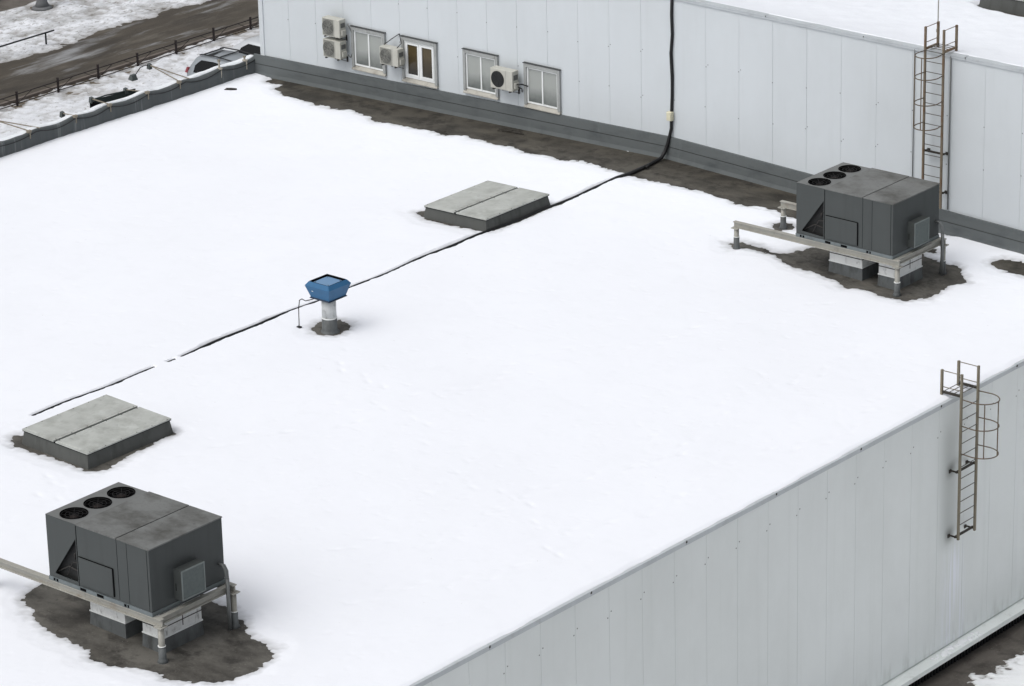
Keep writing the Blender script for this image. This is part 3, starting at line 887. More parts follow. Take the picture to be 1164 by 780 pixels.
def t_roof(X, Y):
    t = .056 + .010 * fbm(X, Y, .3, 3, 51) + .002 * fbm(X, Y, 3.1, 3, 53)
    n1 = fbm(X, Y, 1.7, 4, 55); n2 = fbm(X, Y, 9, 3, 57); n3 = fbm(X, Y, 9, 2, 59, .7)
    for key, poly in PATCH.items():
        if key in ('cable', 'segs'):
            continue
        px = [p[0] for p in poly]; py = [p[1] for p in poly]
        m_ = (X > min(px) - .8) & (X < max(px) + .8) & (Y > min(py) - .8) & (Y < max(py) + .8)
        amp = .10 if key in ('strip', 'ac1', 'ac2', 'right') else .04
        sd = poly_sd(X[m_], Y[m_], poly) + amp * n1[m_] + .018 * n2[m_]
        tt = sd * .28
        tt = np.where(sd > 0, np.minimum(tt, .006 + sd * .10), np.maximum(sd * .25, -.04)) + .013 * n3[m_] * np.exp(-np.abs(sd) / .22)
        t[m_] = np.minimum(t[m_], tt)
    # slush flecks round the melted patches
    # open slot over the ridge cable
    wdt = np.full(Y.shape, -.06)
    for i, (a, b) in enumerate(PATCH['segs'] + [(-22.6, -18.0), (-14.5, -10.2)]):
        lo, hi = min(a, b), max(a, b)
        inside = np.minimum(Y - lo, hi - Y)
        base = (.028, .045, .052, .016, .055, .058, .018, .018)[i]
        wd = np.where(inside > 0, np.minimum(base, inside * .06), -.06)
        wdt = np.maximum(wdt, wd)
    wdt = wdt + .018 * fbm(X * 0 + 3.3, Y, 1.6, 3, 61)
    xc = .04 * np.sin(Y * .9) + .025 * np.sin(Y * 2.7) - .02
    dx = np.abs(X - xc) - wdt
    jag = .016 * vnoise(X * 0 + np.sign(X - xc) * 7.7, Y * 4.3, 63) + .010 * vnoise(np.sign(X - xc) * 3.1, Y * 11, 65)
    slot = np.where(wdt > .004, (dx + jag) * .9, 1.0)
    ridge = (Y < -2.0) & (Y > -24) & (np.abs(X) < .3)
    t = np.where(ridge, np.minimum(t, slot + .006 * n2), t)
    # against the near edge it thins to a broken line
    ed = (14.60 - X) * .35 + .012 + .012 * n1
    t = np.where(X > 14.2, np.minimum(t, ed), t)
    # shallow footprints and drift lines
    tr = np.abs(fbm(X, Y, .22, 3, 71))
    t = t - .0025 * np.exp(-(tr / .03) ** 2) * (t > .03)
    f = fbm(X, Y, 5.5, 2, 73)
    t = t - .006 * np.clip(f - .8, 0, .3) / .3 * (t > .04)
    t = t - DIMPLES(X, Y) * (t > .03)
    return t


def roofx(X):
    return np.where(X > 0, -SR * X, SL * X)


xs = np.concatenate([steps(-15.1, -.26, .042), steps(-.24, .24, .014), steps(.26, 14.6, .04)])
ys = np.concatenate([steps(-66, -32, .5), steps(-31.8, -.05, .042)])
o = sheet('snow_cover', xs, ys, roofx, t_roof, m_snow)
kind(o, 'stuff')

# ------------------------------------------------------------------ roof hatches
def hatch(lab, x0, x1, y0, y1, hgt, lean, base=None):
    t = thing('roof_hatch', lab, 'roof hatch', ((x0 + x1) / 2, (y0 + y1) / 2, roof_z((x0 + x1) / 2)), 'low roof hatches with two-leaf lids')
    W, D = (x1 - x0) / 2, (y1 - y0) / 2
    s = lean

    def zz(x, h):
        return s * x + h
    c = .03
    MB().hexa([(-W - .03, -D - .03, zz(-W, -.05)), (W + .03, -D - .03, zz(W, -.05)), (W + .03, D + .03, zz(W, -.05)), (-W - .03, D + .03, zz(-W, -.05))],
              [(-W + c, -D + c, zz(-W, hgt - .045)), (W - c, -D + c, zz(W, hgt - .045)), (W - c, D - c, zz(W, hgt - .045)), (-W + c, D - c, zz(-W, hgt - .045))]).build('curb', m_curb, t)
    MB().hexa([(-W + .004, -D + .004, zz(-W, hgt - .044)), (W - .004, -D + .004, zz(W, hgt - .044)), (W - .004, D - .004, zz(W, hgt - .044)), (-W + .004, D - .004, zz(-W, hgt - .044))],
              [(-W + .004, -D + .004, zz(-W, hgt - .028)), (W - .004, -D + .004, zz(W, hgt - .028)), (W - .004, D - .004, zz(W, hgt - .028)), (-W + .004, D - .004, zz(-W, hgt - .028))]).build('seal', m_black, t)
    for a, b, k in ((-W, -.03, .004), (.03, W, 0)):
        mb = MB()
        mb.hexa([(a, -D, zz(a, hgt - .027)), (b, -D, zz(b, hgt - .027)), (b, D, zz(b, hgt - .027)), (a, D, zz(a, hgt - .027))],
                [(a, -D, zz(a, hgt + k)), (b, -D, zz(b, hgt + k)), (b, D, zz(b, hgt + k)), (a, D, zz(a, hgt + k))])
        e = .05
        mb.hexa([(a + e, -D + e, zz(a + e, hgt + k - .01)), (b - e, -D + e, zz(b - e, hgt + k - .01)), (b - e, D - e, zz(b - e, hgt + k - .01)), (a + e, D - e, zz(a + e, hgt + k - .01))],
                [(a + e + .02, -D + e + .02, zz(a, hgt + k + .008)), (b - e - .02, -D + e + .02, zz(b, hgt + k + .008)), (b - e - .02, D - e - .02, zz(b, hgt + k + .008)), (a + e + .02, D - e - .02, zz(a, hgt + k + .008))])
        lf = mb.build('lid', m_lid, t)
        sc = MB()
        n = 6
        for i in range(n):
            yy = -D + .1 + (2 * D - .2) * i / (n - 1)
            for xx in (a + .025, b - .025):
                sc.box(xx - .01, xx + .01, yy - .01, yy + .01, zz(xx, hgt + k), zz(xx, hgt + k + .006))
        sc.build('rivets', m_grime, lf)
    return t


hatch('grey two-leaf roof hatch at the left, behind the nearer rooftop unit', .9, 2.91, -23.68, -21.2, .35, -SR)
hatch('grey two-leaf roof hatch beside the black ridge cable in the middle of the roof', -2.12, -.07, -7.33, -4.87, .32, SL)
t = thing('roof_hatch', 'dark roof hatch on the upper snowy roof at the top right corner', 'roof hatch', (7.6, 5.9, 4.06), 'low roof hatches with two-leaf lids')
MB().hexa([(-1.2, -1.22, 0), (.8, -1.22, 0), (.8, 1.22, 0), (-1.2, 1.22, 0)], [(-1.15, -1.18, .36), (.75, -1.18, .36), (.75, 1.18, .36), (-1.15, 1.18, .36)]).build('curb', m_curb, t)
MB().box(-1.17, .77, -1.2, 1.2, .361, .372).build('seal', m_black, t)
MB().box(-1.18, -.21, -1.21, 1.21, .373, .40).build('lid', m_lid, t)
MB().box(-.19, .78, -1.21, 1.21, .373, .40).build('lid', m_lid, t)

# ------------------------------------------------------------------ blue roof fan
fx, fy = 1.48, -14.68
t = thing('roof_fan', 'blue square mushroom-head roof fan on a short round duct amid the snow', 'roof fan', (fx, fy, roof_z(fx)))


def sq(a, z):
    return [(-a, -a, z), (a, -a, z), (a, a, z), (-a, a, z)]


mb = MB()
rings = [sq(.285, .875), sq(.377, 1.16), sq(.305, 1.255)]
vs = [p for r_ in rings for p in r_]
fs = []
for i in range(len(rings) - 1):
    for j in range(4):
        fs.append((i * 4 + j, i * 4 + (j + 1) % 4, i * 4 + 4 + (j + 1) % 4, i * 4 + 4 + j))
mb.add(vs, fs)
cowl = mb.build('cowl', m_blue, t)
MB().add(sq(.30, 1.252) + sq(.285, 1.254) + sq(.27, 1.195), [(0, 1, 5, 4), (1, 2, 6, 5), (2, 3, 7, 6), (3, 0, 4, 7), (4, 5, 9, 8), (5, 6, 10, 9), (6, 7, 11, 10), (7, 4, 8, 11), (8, 9, 10, 11)]).build('outlet_gap', m_black, t)
MB().hexa(sq(.245, 1.20), sq(.245, 1.222)).build('top_plate', m_bluetop, t)
sc = MB()
for sx in (-1, 1):
    for sy in (-1, 1):
        sc.box(sx * .20 - .008, sx * .20 + .008, sy * .20 - .008, sy * .20 + .008, 1.222, 1.234)
sc.build('corner_screws', m_grime, t)
MB().hexa(sq(.31, .845), sq(.29, .874)).build('base_flange', m_bluedark, t)
MB().add([(-.20, -.335, 1.03), (-.155, -.335, 1.03), (-.155, -.345, 1.055), (-.20, -.345, 1.055)], [(0, 1, 2, 3)]).build('maker_plate', m_strip, t)
MB().lathe(0, 0, [(.168, .36), (.168, .845)], 28).build('duct', m_plaster, t)
MB().lathe(0, 0, [(.178, .33), (.18, .355), (.172, .362)], 28).build('clamp_ring', m_strip, t)
MB().lathe(0, 0, [(.26, -.03), (.20, .02), (.180, .06), (.176, .335)], 28).build('membrane_sleeve', m_sleeve, t)
t2 = MB()
t2.tube([(fx - .1, fy - .2, .82), (fx - .3, fy - .28, .74), (fx - .42, fy - .33, .70), (fx - .5, fy - .36, .74), (fx - .56, fy - .38, .70), (fx - .60, fy - .38, .5), (fx - .63, fy - .36, .03)], .012, 6)
t2.box(fx - .68, fx - .58, fy - .40, fy - .32, -.01, .035)
tag(t2.build('fan_cable', m_cable), 'thin cable drooping from the blue roof fan to the snow', 'cable')

# ------------------------------------------------------------------ rooftop units
UW, UD, UH = 2.8, 1.93, 1.28


def rooftop_unit(lab, x, y, z):
    t = thing('rooftop_unit', lab, 'air conditioner', (x, y, z), 'large rooftop air handling units')
    # condenser section with a triangular opening in the front
    A, B, C, D = (0, 0, 0), (.83, 0, 0), (.83, 0, UH), (0, 0, UH)
    P, Q, R_ = (.16, 0, .09), (.80, 0, .06), (.80, 0, .97)
    mb = MB()
    mb.add([A, B, C, D, P, Q, R_], [(0, 1, 5, 4), (1, 2, 6, 5), (2, 3, 6), (3, 0, 4), (3, 4, 6)])
    mb.add([(0, UD, 0), (.83, UD, 0), (.83, UD, UH), (0, UD, UH)], [(0, 1, 2, 3)])
    mb.add([(0, 0, 0), (0, UD, 0), (0, UD, UH), (0, 0, UH)], [(0, 1, 2, 3)])
    mb.build('condenser_casing', m_case, t)
    mb = MB()
    mb.add([(.1, .10, .03), (.826, .10, .03), (.826, .10, 1.05), (.1, .10, 1.05)], [(0, 1, 2, 3)])
    coil = mb.build('coil', m_coil, t)
    mb = MB()
    mb.tube([(.70, .05, .62), (.78, .05, .70), (.78, .05, .52), (.70, .05, .50)], .016, 6, closed=True)
    mb.tube([(.2, .06, .12), (.5, .06, .3), (.8, .06, .26)], .014, 6); mb.tube([(.45, .05, .1), (.62, .05, .42), (.8, .05, .45)], .010, 6)
    mb.build('coil_pipe', m_bracket, coil)
    # fan deck with three round openings
    mb = MB(); n = 32; R = .264
    for k in range(3):
        y0, y1 = UD * k / 3, UD * (k + 1) / 3
        cx, cy = .43, (y0 + y1) / 2 + (.02 if k == 0 else -.02 if k == 2 else 0)
        inner, outer = [], []
        for i in range(n):
            a = 2 * pi * (i + .5) / n
            dx, dy = cos(a), sin(a)
            s = 1e9
            if dx > 1e-9: s = min(s, (.83 - cx) / dx)
            if dx < -1e-9: s = min(s, (0 - cx) / dx)
            if dy > 1e-9: s = min(s, (y1 - cy) / dy)
            if dy < -1e-9: s = min(s, (y0 - cy) / dy)
            inner.append((cx + R * dx, cy + R * dy, UH)); outer.append([cx + s * dx, cy + s * dy, UH])
        # pull the nearest outer point to each corner
        for qx, qy in ((0, y0), (.83, y0), (.83, y1), (0, y1)):
            j = min(range(n), key=lambda i: hypot(outer[i][0] - qx, outer[i][1] - qy))
            outer[j][0], outer[j][1] = qx, qy
        o_ = len(mb.v)
        mb.add(inner + outer, [(i, (i + 1) % n, n + (i + 1) % n, n + i) for i in range(n)])
        fan = MB()
        prof = [(R + .012, UH + .001), (R + .011, UH + .014), (R, UH + .016), (R - .005, UH - .16)]
        oo = MB().lathe(cx, cy, prof, 32, cap=False).build('fan', m_black, t)
        MB().lathe(cx, cy, [(R - .006, UH - .20), (R - .006, UH - .161)], 24).build('fan_well', m_black, oo)
        bl = MB()
        for q in range(4):
            a = q * pi / 2 + .5 + k * .7
            pts = []
            for (rr, da, dz) in ((.08, -.35, -.10), (R - .03, -.28, -.07), (R - .03, .45, -.13), (.08, .4, -.13)):
                pts.append((cx + rr * cos(a + da), cy + rr * sin(a + da), UH + dz))
            bl.add(pts, [(0, 1, 2, 3)])
        bl.build('fan_blade', m_blade, oo)
        MB().lathe(cx, cy, [(.085, UH - .12), (.085, UH - .055), (.05, UH - .045)], 14).build('fan_hub', m_hub, oo)
        gd = MB()
        for q in (.35, .65, .95):
            gd.tube([(cx + R * q * cos(2 * pi * i / 20), cy + R * q * sin(2 * pi * i / 20), UH - .012) for i in range(20)], .004, 4, closed=True)
        for q in range(4):
            a = q * pi / 4
            gd.tube([(cx - R * cos(a), cy - R * sin(a), UH - .012), (cx + R * cos(a), cy + R * sin(a), UH - .012)], .004, 4)
        gd.build('fan_guard', m_wire, oo)
    mb.build('fan_deck', m_fanpl, t)
    # air handling section
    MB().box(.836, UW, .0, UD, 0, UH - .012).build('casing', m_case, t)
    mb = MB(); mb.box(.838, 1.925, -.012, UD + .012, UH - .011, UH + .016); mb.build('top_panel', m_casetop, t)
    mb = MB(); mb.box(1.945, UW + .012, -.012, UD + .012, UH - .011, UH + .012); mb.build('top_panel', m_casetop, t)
    MB().box(1.926, 1.944, -.008, UD + .008, UH - .011, UH + .004).build('top_joint', m_black, t)
    MB().box(.822, .838, -.004, -.0005, .0, UH - .02).build('corner_joint', m_black, t)
    MB().box(.87, 1.79, -.03, -.002, .055, .62).build('access_panel', m_case, t, bevel=.006)
    mb = MB(); mb.box(1.791, 1.81, -.02, -.001, .05, .62); mb.box(.87, 1.80, -.018, -.001, .621, .632); mb.build('panel_shadow_gap', m_black, t)
    mb = MB(); mb.box(1.93, 1.936, -.004, -.0005, .02, UH - .02); mb.box(2.2, 2.205, -.004, -.0005, .02, UH - .02); mb.box(2.735, 2.743, -.004, -.0005, .01, UH - .02)
    mb.build('panel_joints', m_blade, t)
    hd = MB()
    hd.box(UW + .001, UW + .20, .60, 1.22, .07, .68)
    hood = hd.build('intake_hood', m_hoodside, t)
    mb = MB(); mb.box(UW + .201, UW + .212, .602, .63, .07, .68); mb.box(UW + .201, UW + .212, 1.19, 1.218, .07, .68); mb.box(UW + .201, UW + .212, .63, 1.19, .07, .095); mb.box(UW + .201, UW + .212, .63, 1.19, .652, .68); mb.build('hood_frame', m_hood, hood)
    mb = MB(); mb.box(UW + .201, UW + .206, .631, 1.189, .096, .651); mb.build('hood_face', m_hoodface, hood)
    mb = MB(); mb.box(UW + .05, UW + .06, .592, .599, .25, .40); mb.build('hood_latch', m_black, hood)
    # base rail with fork pockets
    br = MB(); br.box(-.01, UW + .015, -.015, UD + .015, -.085, -.003); rail = br.build('base_rail', m_rail, t)
    fp = MB()
    for a, b in ((.12, .17), (.2, .25), (.86, 1.02), (1.32, 1.5), (2.06, 2.12), (2.15, 2.19)):
        fp.box(a, b, -.019, -.0155, -.07, -.015)
    fp.build('fork_pocket', m_black, rail)
    return t


AC2 = (7.18, -4.29, .62)
AC1 = (7.42, -28.9, .62)
u0 = rooftop_unit('dark grey rooftop unit with three fans, the far one in front of the white wall', *AC2)
dup(u0, AC1, 'dark grey rooftop unit with three fans, the nearest one at the lower left corner')


def support_frame(lab, dx, y):
    """steel stand: two long beams, an end beam, four posts"""
    z0 = roof_z(7.8 + dx)
    t = thing('steel_support_frame', lab, 'support frame', (dx, y, 0), 'steel frames carrying the rooftop units')
    x0, x1 = 5.30, 10.17
    yb = 1.93
    for yy in (0, yb):
        mb = MB()
        mb.box(x0, x1, yy - .012, yy + .012, .40, .515); mb.box(x0, x1, yy - .055, yy + .055, .516, .533); mb.box(x0, x1, yy - .055, yy + .055, .382, .399)
        mb.build('beam', m_rustbeam, t)
    mb = MB()
    mb.box(10.03, 10.05, .057, yb - .057, .40, .515); mb.box(9.99, 10.09, .057, yb - .057, .516, .531); mb.box(9.99, 10.09, .057, yb - .057, .384, .399)
    mb.build('cross_beam', m_rustbeam, t)
    mb = MB(); mb.box(7.3, 7.32, .057, yb - .057, .40, .515); mb.box(7.26, 7.36, .057, yb - .057, .516, .531)
    mb.build('cross_beam', m_rustbeam, t)
    for xx in (5.37, 10.11):
        for yy in (0, yb):
            zr = roof_z(xx + dx)
            p = MB().lathe(xx, yy, [(.062, zr - .02), (.062, .36)], 16).build('post', m_galv, t)
            MB().box(xx - .1, xx + .1, yy - .1, yy + .1, .361, .381).build('cap_plate', m_rustbeam, p)
            MB().lathe(xx, yy, [(.12, zr - .02), (.082, zr + .05), (.074, zr + .09), (.072, zr + .32)], 16).build('membrane_sleeve', m_sleeve, p)
            MB().lathe(xx, yy, [(.078, zr + .321), (.078, zr + .338)], 16).build('clamp_ring', m_strip, p)
    return t


support_frame('weathered steel frame under the far rooftop unit, its open end reaching left over the snow', 0, -4.27)
support_frame('weathered steel frame under the nearest rooftop unit, running out of the picture at left', .28, -28.87)


def duct_curb(lab, x0, x1, y0, y1, ztop=.53):
    cx, cy = (x0 + x1) / 2, (y0 + y1) / 2
    zr = roof_z(cx)
    t = thing('duct_curb', lab, 'duct', (cx, cy, zr), 'boxed duct curbs under the rooftop units')
    W, D = (x1 - x0) / 2, (y1 - y0) / 2
    MB().hexa([(-W - .02, -D - .02, -.06), (W + .02, -D - .02, -.06), (W + .02, D + .02, -.06), (-W - .02, D + .02, -.06)],
              [(-W, -D, .285), (W, -D, .285), (W, D, .285), (-W, D, .285)]).build('membrane_upstand', m_sleeve, t)
    MB().box(-W - .012, W + .012, -D - .012, D + .012, .286, .312).build('clamp_strip', m_strip, t)
    d = MB().box(-W + .005, W - .005, -D + .005, D - .005, .313, ztop - zr).build('duct', m_duct, t)
    mb = MB(); mb.box(-W - .004, W + .004, -D - .006, D + .006, .50, .515); mb.box(-W - .004, W + .004, -D - .006, D + .006, .66, .668)
    mb.build('duct_joint', m_grime, d)
    mb = MB(); mb.box(W - .004, W + .0, .02, .04, .38, .60); mb.build('drip_stain', m_grime, d)
    return t


for (ox, oy), nm in (((0, 0), 'far'), ((.24, -24.62), 'nearest')):
    duct_curb('narrower boxed duct curb beside the front corner post under the %s rooftop unit' % nm, 9.40 + ox, 9.92 + ox, -4.02 + oy, -2.95 + oy)
    duct_curb('wider boxed duct curb at the middle of the beam under the %s rooftop unit' % nm, 7.97 + ox, 8.93 + ox, -4.02 + oy, -3.05 + oy)
    mb = MB()
    bx, by = 9.98 + ox, -2.45 + oy
    for k in range(3):
        a = .03 * k
        mb.tube([(bx + .0, by - .05 + a, .98 - a * .6), (bx + .1, by - .05 + a, 1.0 - a * .6), (bx + .17, by - .05 + a, .9 - a * .6), (bx + .20, by - .05 + a * .6, .7), (bx + .20, by - .05 + a * .6, .3)], .024, 6)
    mb.tube([(bx + .20, by - .03, .72), (bx + .20, by - .03, roof_z(bx) - .02)], .042, 8)
    tag(mb.build('conduit', m_pipe), 'vertical grey conduit with curved cables at the back corner of the %s rooftop unit' % nm, 'pipe')

# ------------------------------------------------------------------ ladders
def ladder(lab, origin, ax, out, stiles, top, bottom, roof_back, hoops, rungs, brackets, stand, back, m_st, depth, plat_z):
    """ax: unit vector along the wall, out: unit vector away from the wall"""
    ax, out = Vector(ax), Vector(out)
    t = thing('caged_ladder', lab, 'ladder', origin)

    def P(s, d, z):
        v = ax * s + out * d
        return (v.x, v.y, z - origin[2])
    w = stiles
    for s in (0, w):
        MB().bar(P(s, stand, bottom), P(s, stand, top), .045, .055).build('stile', m_st, t)
    for z in rungs:
        MB().tube([P(.02, stand, z), P(w - .02, stand, z)], .0105, 6).build('rung', m_rung, t)
    for s in (0, w):
        mb = MB()
        mb.bar(P(s, -back, roof_back), P(s, -back, top), .05, .055)
        mb.tube([P(s, -back, top - .02), P(s, stand, top - .02)], .011, 6)
        mb.tube([P(s, -back, top - .40), P(s, stand, top - .40)], .011, 6)
        mb.build('handrail', m_st, t)
        MB().bar(P(s, -back - .02, plat_z), P(s, stand + .02, plat_z), .05, .05).build('platform_side', m_grime if m_st is m_ladder_g else m_ladder_r, t)
    mb = MB()
    for i in range(4):
        d = -back + .06 + i * .13
        mb.tube([P(.02, d, plat_z + .02), P(w - .02, d, plat_z + .02)], .010, 6)
    mb.build('platform_grating', m_rung, t)
    hp = []
    n = 14
    for z in hoops:
        pts = [P(-.0, stand + .02, z)]
        for i in range(n + 1):
            a = pi * i / n
            pts.append(P(w / 2 - (w / 2 + .03) * cos(a), stand + depth * .45 + depth * .55 * sin(a), z))
        pts.append(P(w, stand + .02, z))
        MB().tube(pts, .014, 6).build('cage_hoop', m_hoop, t)
    for q in (.22, .55):
        a = pi * q
        MB().bar(P(w / 2 - (w / 2 + .03) * cos(a), stand + depth * .45 + depth * .55 * sin(a), min(hoops)), P(w / 2 - (w / 2 + .03) * cos(a), stand + depth * .45 + depth * .55 * sin(a), max(hoops)), .025, .010).build('cage_bar', m_hoop, t)
    for z in brackets:
        mb = MB()
        for s in (0, w):
            mb.bar(P(s, .0, z), P(s, stand - .03, z), .022, .035)
            mb.bar(P(s - .04, .010, z - .02), P(s + .04, .010, z - .02), .018, .08)
        mb.bar(P(-.04, stand - .07, z + .01), P(w + .04, stand - .07, z + .01), .04, .045)
        mb.build('wall_bracket', m_grime, t)
    return t


# far ladder: on the white wall, faces -Y
ladder('tall rusty caged ladder on the white wall behind the far rooftop unit', (8.09, 0, .4), (1, 0, 0), (0, -1, 0), .535, 4.98, .42, 4.1,
       (4.38, 3.83, 3.18, 2.56), [4.38 - .2645 * i for i in range(15)], (1.80, .8), .25, .30, m_ladder_r, .62, 4.42)
# near ladder: on the grey wall, faces +X
ladder('short caged ladder hanging on the near grey wall at the right edge', (XE, -8.71, -3.84), (0, 1, 0), (1, 0, 0), .66, .16, -3.81, -.58,
       (-.43, -1.06, -1.72), [-.66 - .28 * i for i in range(11)], (-2.19, -3.76), .26, .26, m_ladder_g, .72, -.36)
mb = MB(); mb.tube([(8.06, .33, 4.1), (8.06, .33, 6.6)], .016, 6); mb.box(8.03, 8.09, .30, .36, 4.7, 4.78)
tag(mb.build('mast', m_galv), 'thin grey mast standing behind the top of the far ladder', 'mast')

# ------------------------------------------------------------------ parapet on the left with its brackets and lamps
par = thing('parapet_wall', 'low grey membrane-covered parapet along the left edge of the snowy roof', 'parapet')
mb = MB()
n = 220
ysn = [-45 + 45.0 * i / n for i in range(n + 1)]
supp = [-16, -14.2, -12.4, -10.4, -8.5, -7.1, -5.8, -4.35, -2.9, -1.45, 0.05]


def sag(y):
    for a, b in zip(supp, supp[1:]):
        if a <= y <= b:
            q = (y - a) / (b - a)
            return -.075 * 4 * q * (1 - q) - .01
    return -.05


PXI, PXO = -15.08, -15.38
base = roof_z(-15.08)
vs = []
for y in ysn:
    s = sag(y)
    wv = .022 * float(vnoise(y * 1.7, 3.1, 81)) + .016 * float(vnoise(y * 5.3, 1.7, 83))
    s += .014 * float(vnoise(y * 4.1, 9.7, 85))
    wv += .02 * float(vnoise(y * 9.7, 6.1, 93))
    vs += [(PXI + .05 + wv, y, base - .03), (PXI + wv * 1.4, y, base + .08), (PXI + wv * 1.3, y, .0 + s * .3), (PXI - .01 + wv, y, .17 + s), (PXI - .06, y, .19 + s * .9), (PXO, y, .15 + s * .5), (PXO - .01, y, -1.2)]
k = 7
fs = []
for i in range(n):
    for j in range(k - 1):
        fs.append((i * k + j, (i + 1) * k + j, (i + 1) * k + j + 1, i * k + j + 1))
mb.add(vs, fs, True)
mb.build('membrane_cladding', m_parapet, par)
# snow crust on the top, sagging with the membrane
vs = []; fs = []
for y in ysn:
    s = sag(y)
    h = .04 + .035 * float(vnoise(y * 2.3, .7, 87)) + .02 * float(vnoise(y * 7.1, 2.7, 89))
    vs += [(PXI - .085 + .045 * float(vnoise(y * 1.9, 5.5, 91)), y, .175 + s * .9), (PXI - .095, y, .185 + s * .9 + h * .5), (PXI - .19, y, .17 + s * .7 + h * .7), (PXO + .02, y, .16 + s * .5 + h * .5), (PXO - .012, y, .13 + s * .5)]
k = 5
for i in range(n):
    for j in range(k - 1):
        fs.append((i * k + j, (i + 1) * k + j, (i + 1) * k + j + 1, i * k + j + 1))
MB().add(vs, fs, True).build('snow_cap', m_icecap, par)
mb = MB()
pts = []
for y in ysn[100:]:
    pts.append((PXI + .022, y, .15 + sag(y) * 1.6))
mb.tube(pts, .013, 5)  # dark tube serves as cable and paints the shadow under the snow cap
tag(mb.build('cable_and_cap_shadow', m_cable), 'thin dark line in swags, cable and painted snow-cap shadow, along the inner top of the parapet', 'cable')


def lamp_bracket(lab, y, yo, xo, zo, double=False, head=True):
    t = thing('lamp_bracket', lab, 'lamp bracket', (PXI - .05, y, .16), 'outrigger brackets along the parapet')
    d = Vector((xo - (PXI - .05), yo - y, zo - .16))
    MB().bar((.06, 0, .03), d, .024, .024).build('arm', m_wood, t)
    if double:
        MB().bar((.06, .38, .02), d, .024, .024).build('arm', m_wood, t)
    mb = MB(); mb.box(.0, .085, -.06, .06, -.02, .045); mb.box(.072, .088, -.015, .015, -.18, -.02); mb.build('foot_clamp', m_wood, t)
    if head:
        h = MB()
        h.hexa([(d.x - .07, d.y - .06, d.z - .10), (d.x + .04, d.y - .06, d.z - .12), (d.x + .04, d.y + .06, d.z - .12), (d.x - .07, d.y + .06, d.z - .10)],
               [(d.x - .05, d.y - .05, d.z + .05), (d.x + .03, d.y - .05, d.z + .03), (d.x + .03, d.y + .05, d.z + .03), (d.x - .05, d.y + .05, d.z + .05)])
        h.build('lamp_head', m_lampgrey, t)
    return t


lamp_bracket('twin-armed lamp bracket at the left end of the visible parapet', -8.8, -8.75, -16.5, .22, True)
lamp_bracket('short lamp bracket on the parapet, next right of the leftmost one', -7.1, -7.0, -15.7, .12)
lamp_bracket('lamp bracket at the left corner of the dark sheet box', -5.8, -5.75, -15.85, .20)
lamp_bracket('lamp bracket at the right end of the dark sheet box', -4.35, -4.35, -15.95, .10)
lamp_bracket('long twin-armed lamp bracket beside the back of the silver car', -3.1, -3.0, -16.35, .42, True)
t = thing('parapet_post', 'small pale post standing on the parapet in front of the silver car', 'post', (PXI - .05, -1.45, .12))
MB().box(-.018, .018, -.018, .018, .061, .24).build('post', m_palew, t); MB().box(-.035, .035, -.03, .03, .241, .30).build('cap', m_wood, t); MB().box(-.05, .08, -.045, .045, .02, .06).build('foot_clamp', m_palew, t); MB().box(.066, .082, -.014, .014, -.22, .019).build('hanger', m_palew, t)
t = thing('parapet_post', 'small pale post on the parapet at the white wall corner', 'post', (PXI - .05, -.42, .12))
MB().box(-.018, .018, -.018, .018, .061, .12).build('post', m_palew, t); MB().box(-.035, .035, -.03, .03, .121, .16).build('cap', m_wood, t); MB().box(-.05, .08, -.045, .045, .02, .06).build('foot_clamp', m_palew, t); MB().box(.066, .082, -.014, .014, -.22, .019).build('hanger', m_palew, t)
# grey flood lamp plate further out
t = thing('flood_lamp', 'grey flood lamp with flat visor outside the parapet, left of the silver car', 'lamp', (-16.4, -3.62, .22))
MB().hexa([(-.10, -.11, -.07), (.08, -.11, -.10), (.08, .11, -.10), (-.10, .11, -.07)], [(-.04, -.08, .07), (.04, -.08, .06), (.04, .08, .06), (-.04, .08, .07)]).build('visor', m_lampgrey, t)
MB().tube([(.02, .08, .05), (-.0, .3, .20), (.0, .5, .22), (.05, .62, .18)], .014, 6).build('bow', m_cable, t)
# dark open box of sheet hung on the outside
t = thing('sheet_metal_trough', 'dark green open-topped sheet box hung outside the parapet', 'sheet box', (-15.85, -5.75, .13))
MB().hexa([(-.10, 0, -1.4), (-.08, 0, -1.4), (-.08, 1.75, -1.4), (-.10, 1.75, -1.4)], [(-.10, 0, .0), (-.08, 0, .0), (-.08, 1.75, -.10), (-.10, 1.75, -.10)]).build('outer_panel', m_darksheet, t)
MB().box(-.08, .40, .0, .02, -1.4, -.02).build('end_panel', m_black, t)
MB().box(-.08, .40, 1.73, 1.75, -1.4, -.15).build('end_panel', m_darksheet, t)
MB().box(-.078, .40, .021, 1.729, -.9, -.88).build('bottom', m_black, t)
MB().tube([(-.09, 0, .0), (-.09, .6, .0), (-.09, 1.2, -.05), (-.09, 1.75, -.10)], .022, 6).build('edge', m_darksheet, t)

# ------------------------------------------------------------------ fence, rail, pole
fy0, fsp = 8.32, 1.925
fence = thing('low_fence', 'low dark red-brown metal fence along the road verge', 'fence', (-35.05, 0, GZ))
NP = 26
rail = MB(); br = MB()
for i in range(-11, NP):
    yy = fy0 + fsp * i
    MB().box(-.03, .03, yy - .03, yy + .03, -.02, .5 + .02 * ((i * 7) % 3)).build('post', m_fence, fence)
    if i < NP - 1:
        MB().bar((0, yy + .03, .40), (0, yy + fsp - .03, .40), .03, .03).build('rail', m_fence, fence)
        MB().bar((0, yy + .03, .06), (0, yy + fsp - .03, .06), .03, .025).build('rail', m_fence, fence)
        MB().bar((.01, yy + .04, .08), (.01, yy + .68, .39), .014, .018).build('brace', m_fence, fence)
        MB().bar((.01, yy + fsp - .04, .08), (.01, yy + fsp - .68, .39), .014, .018).build('brace', m_fence, fence)
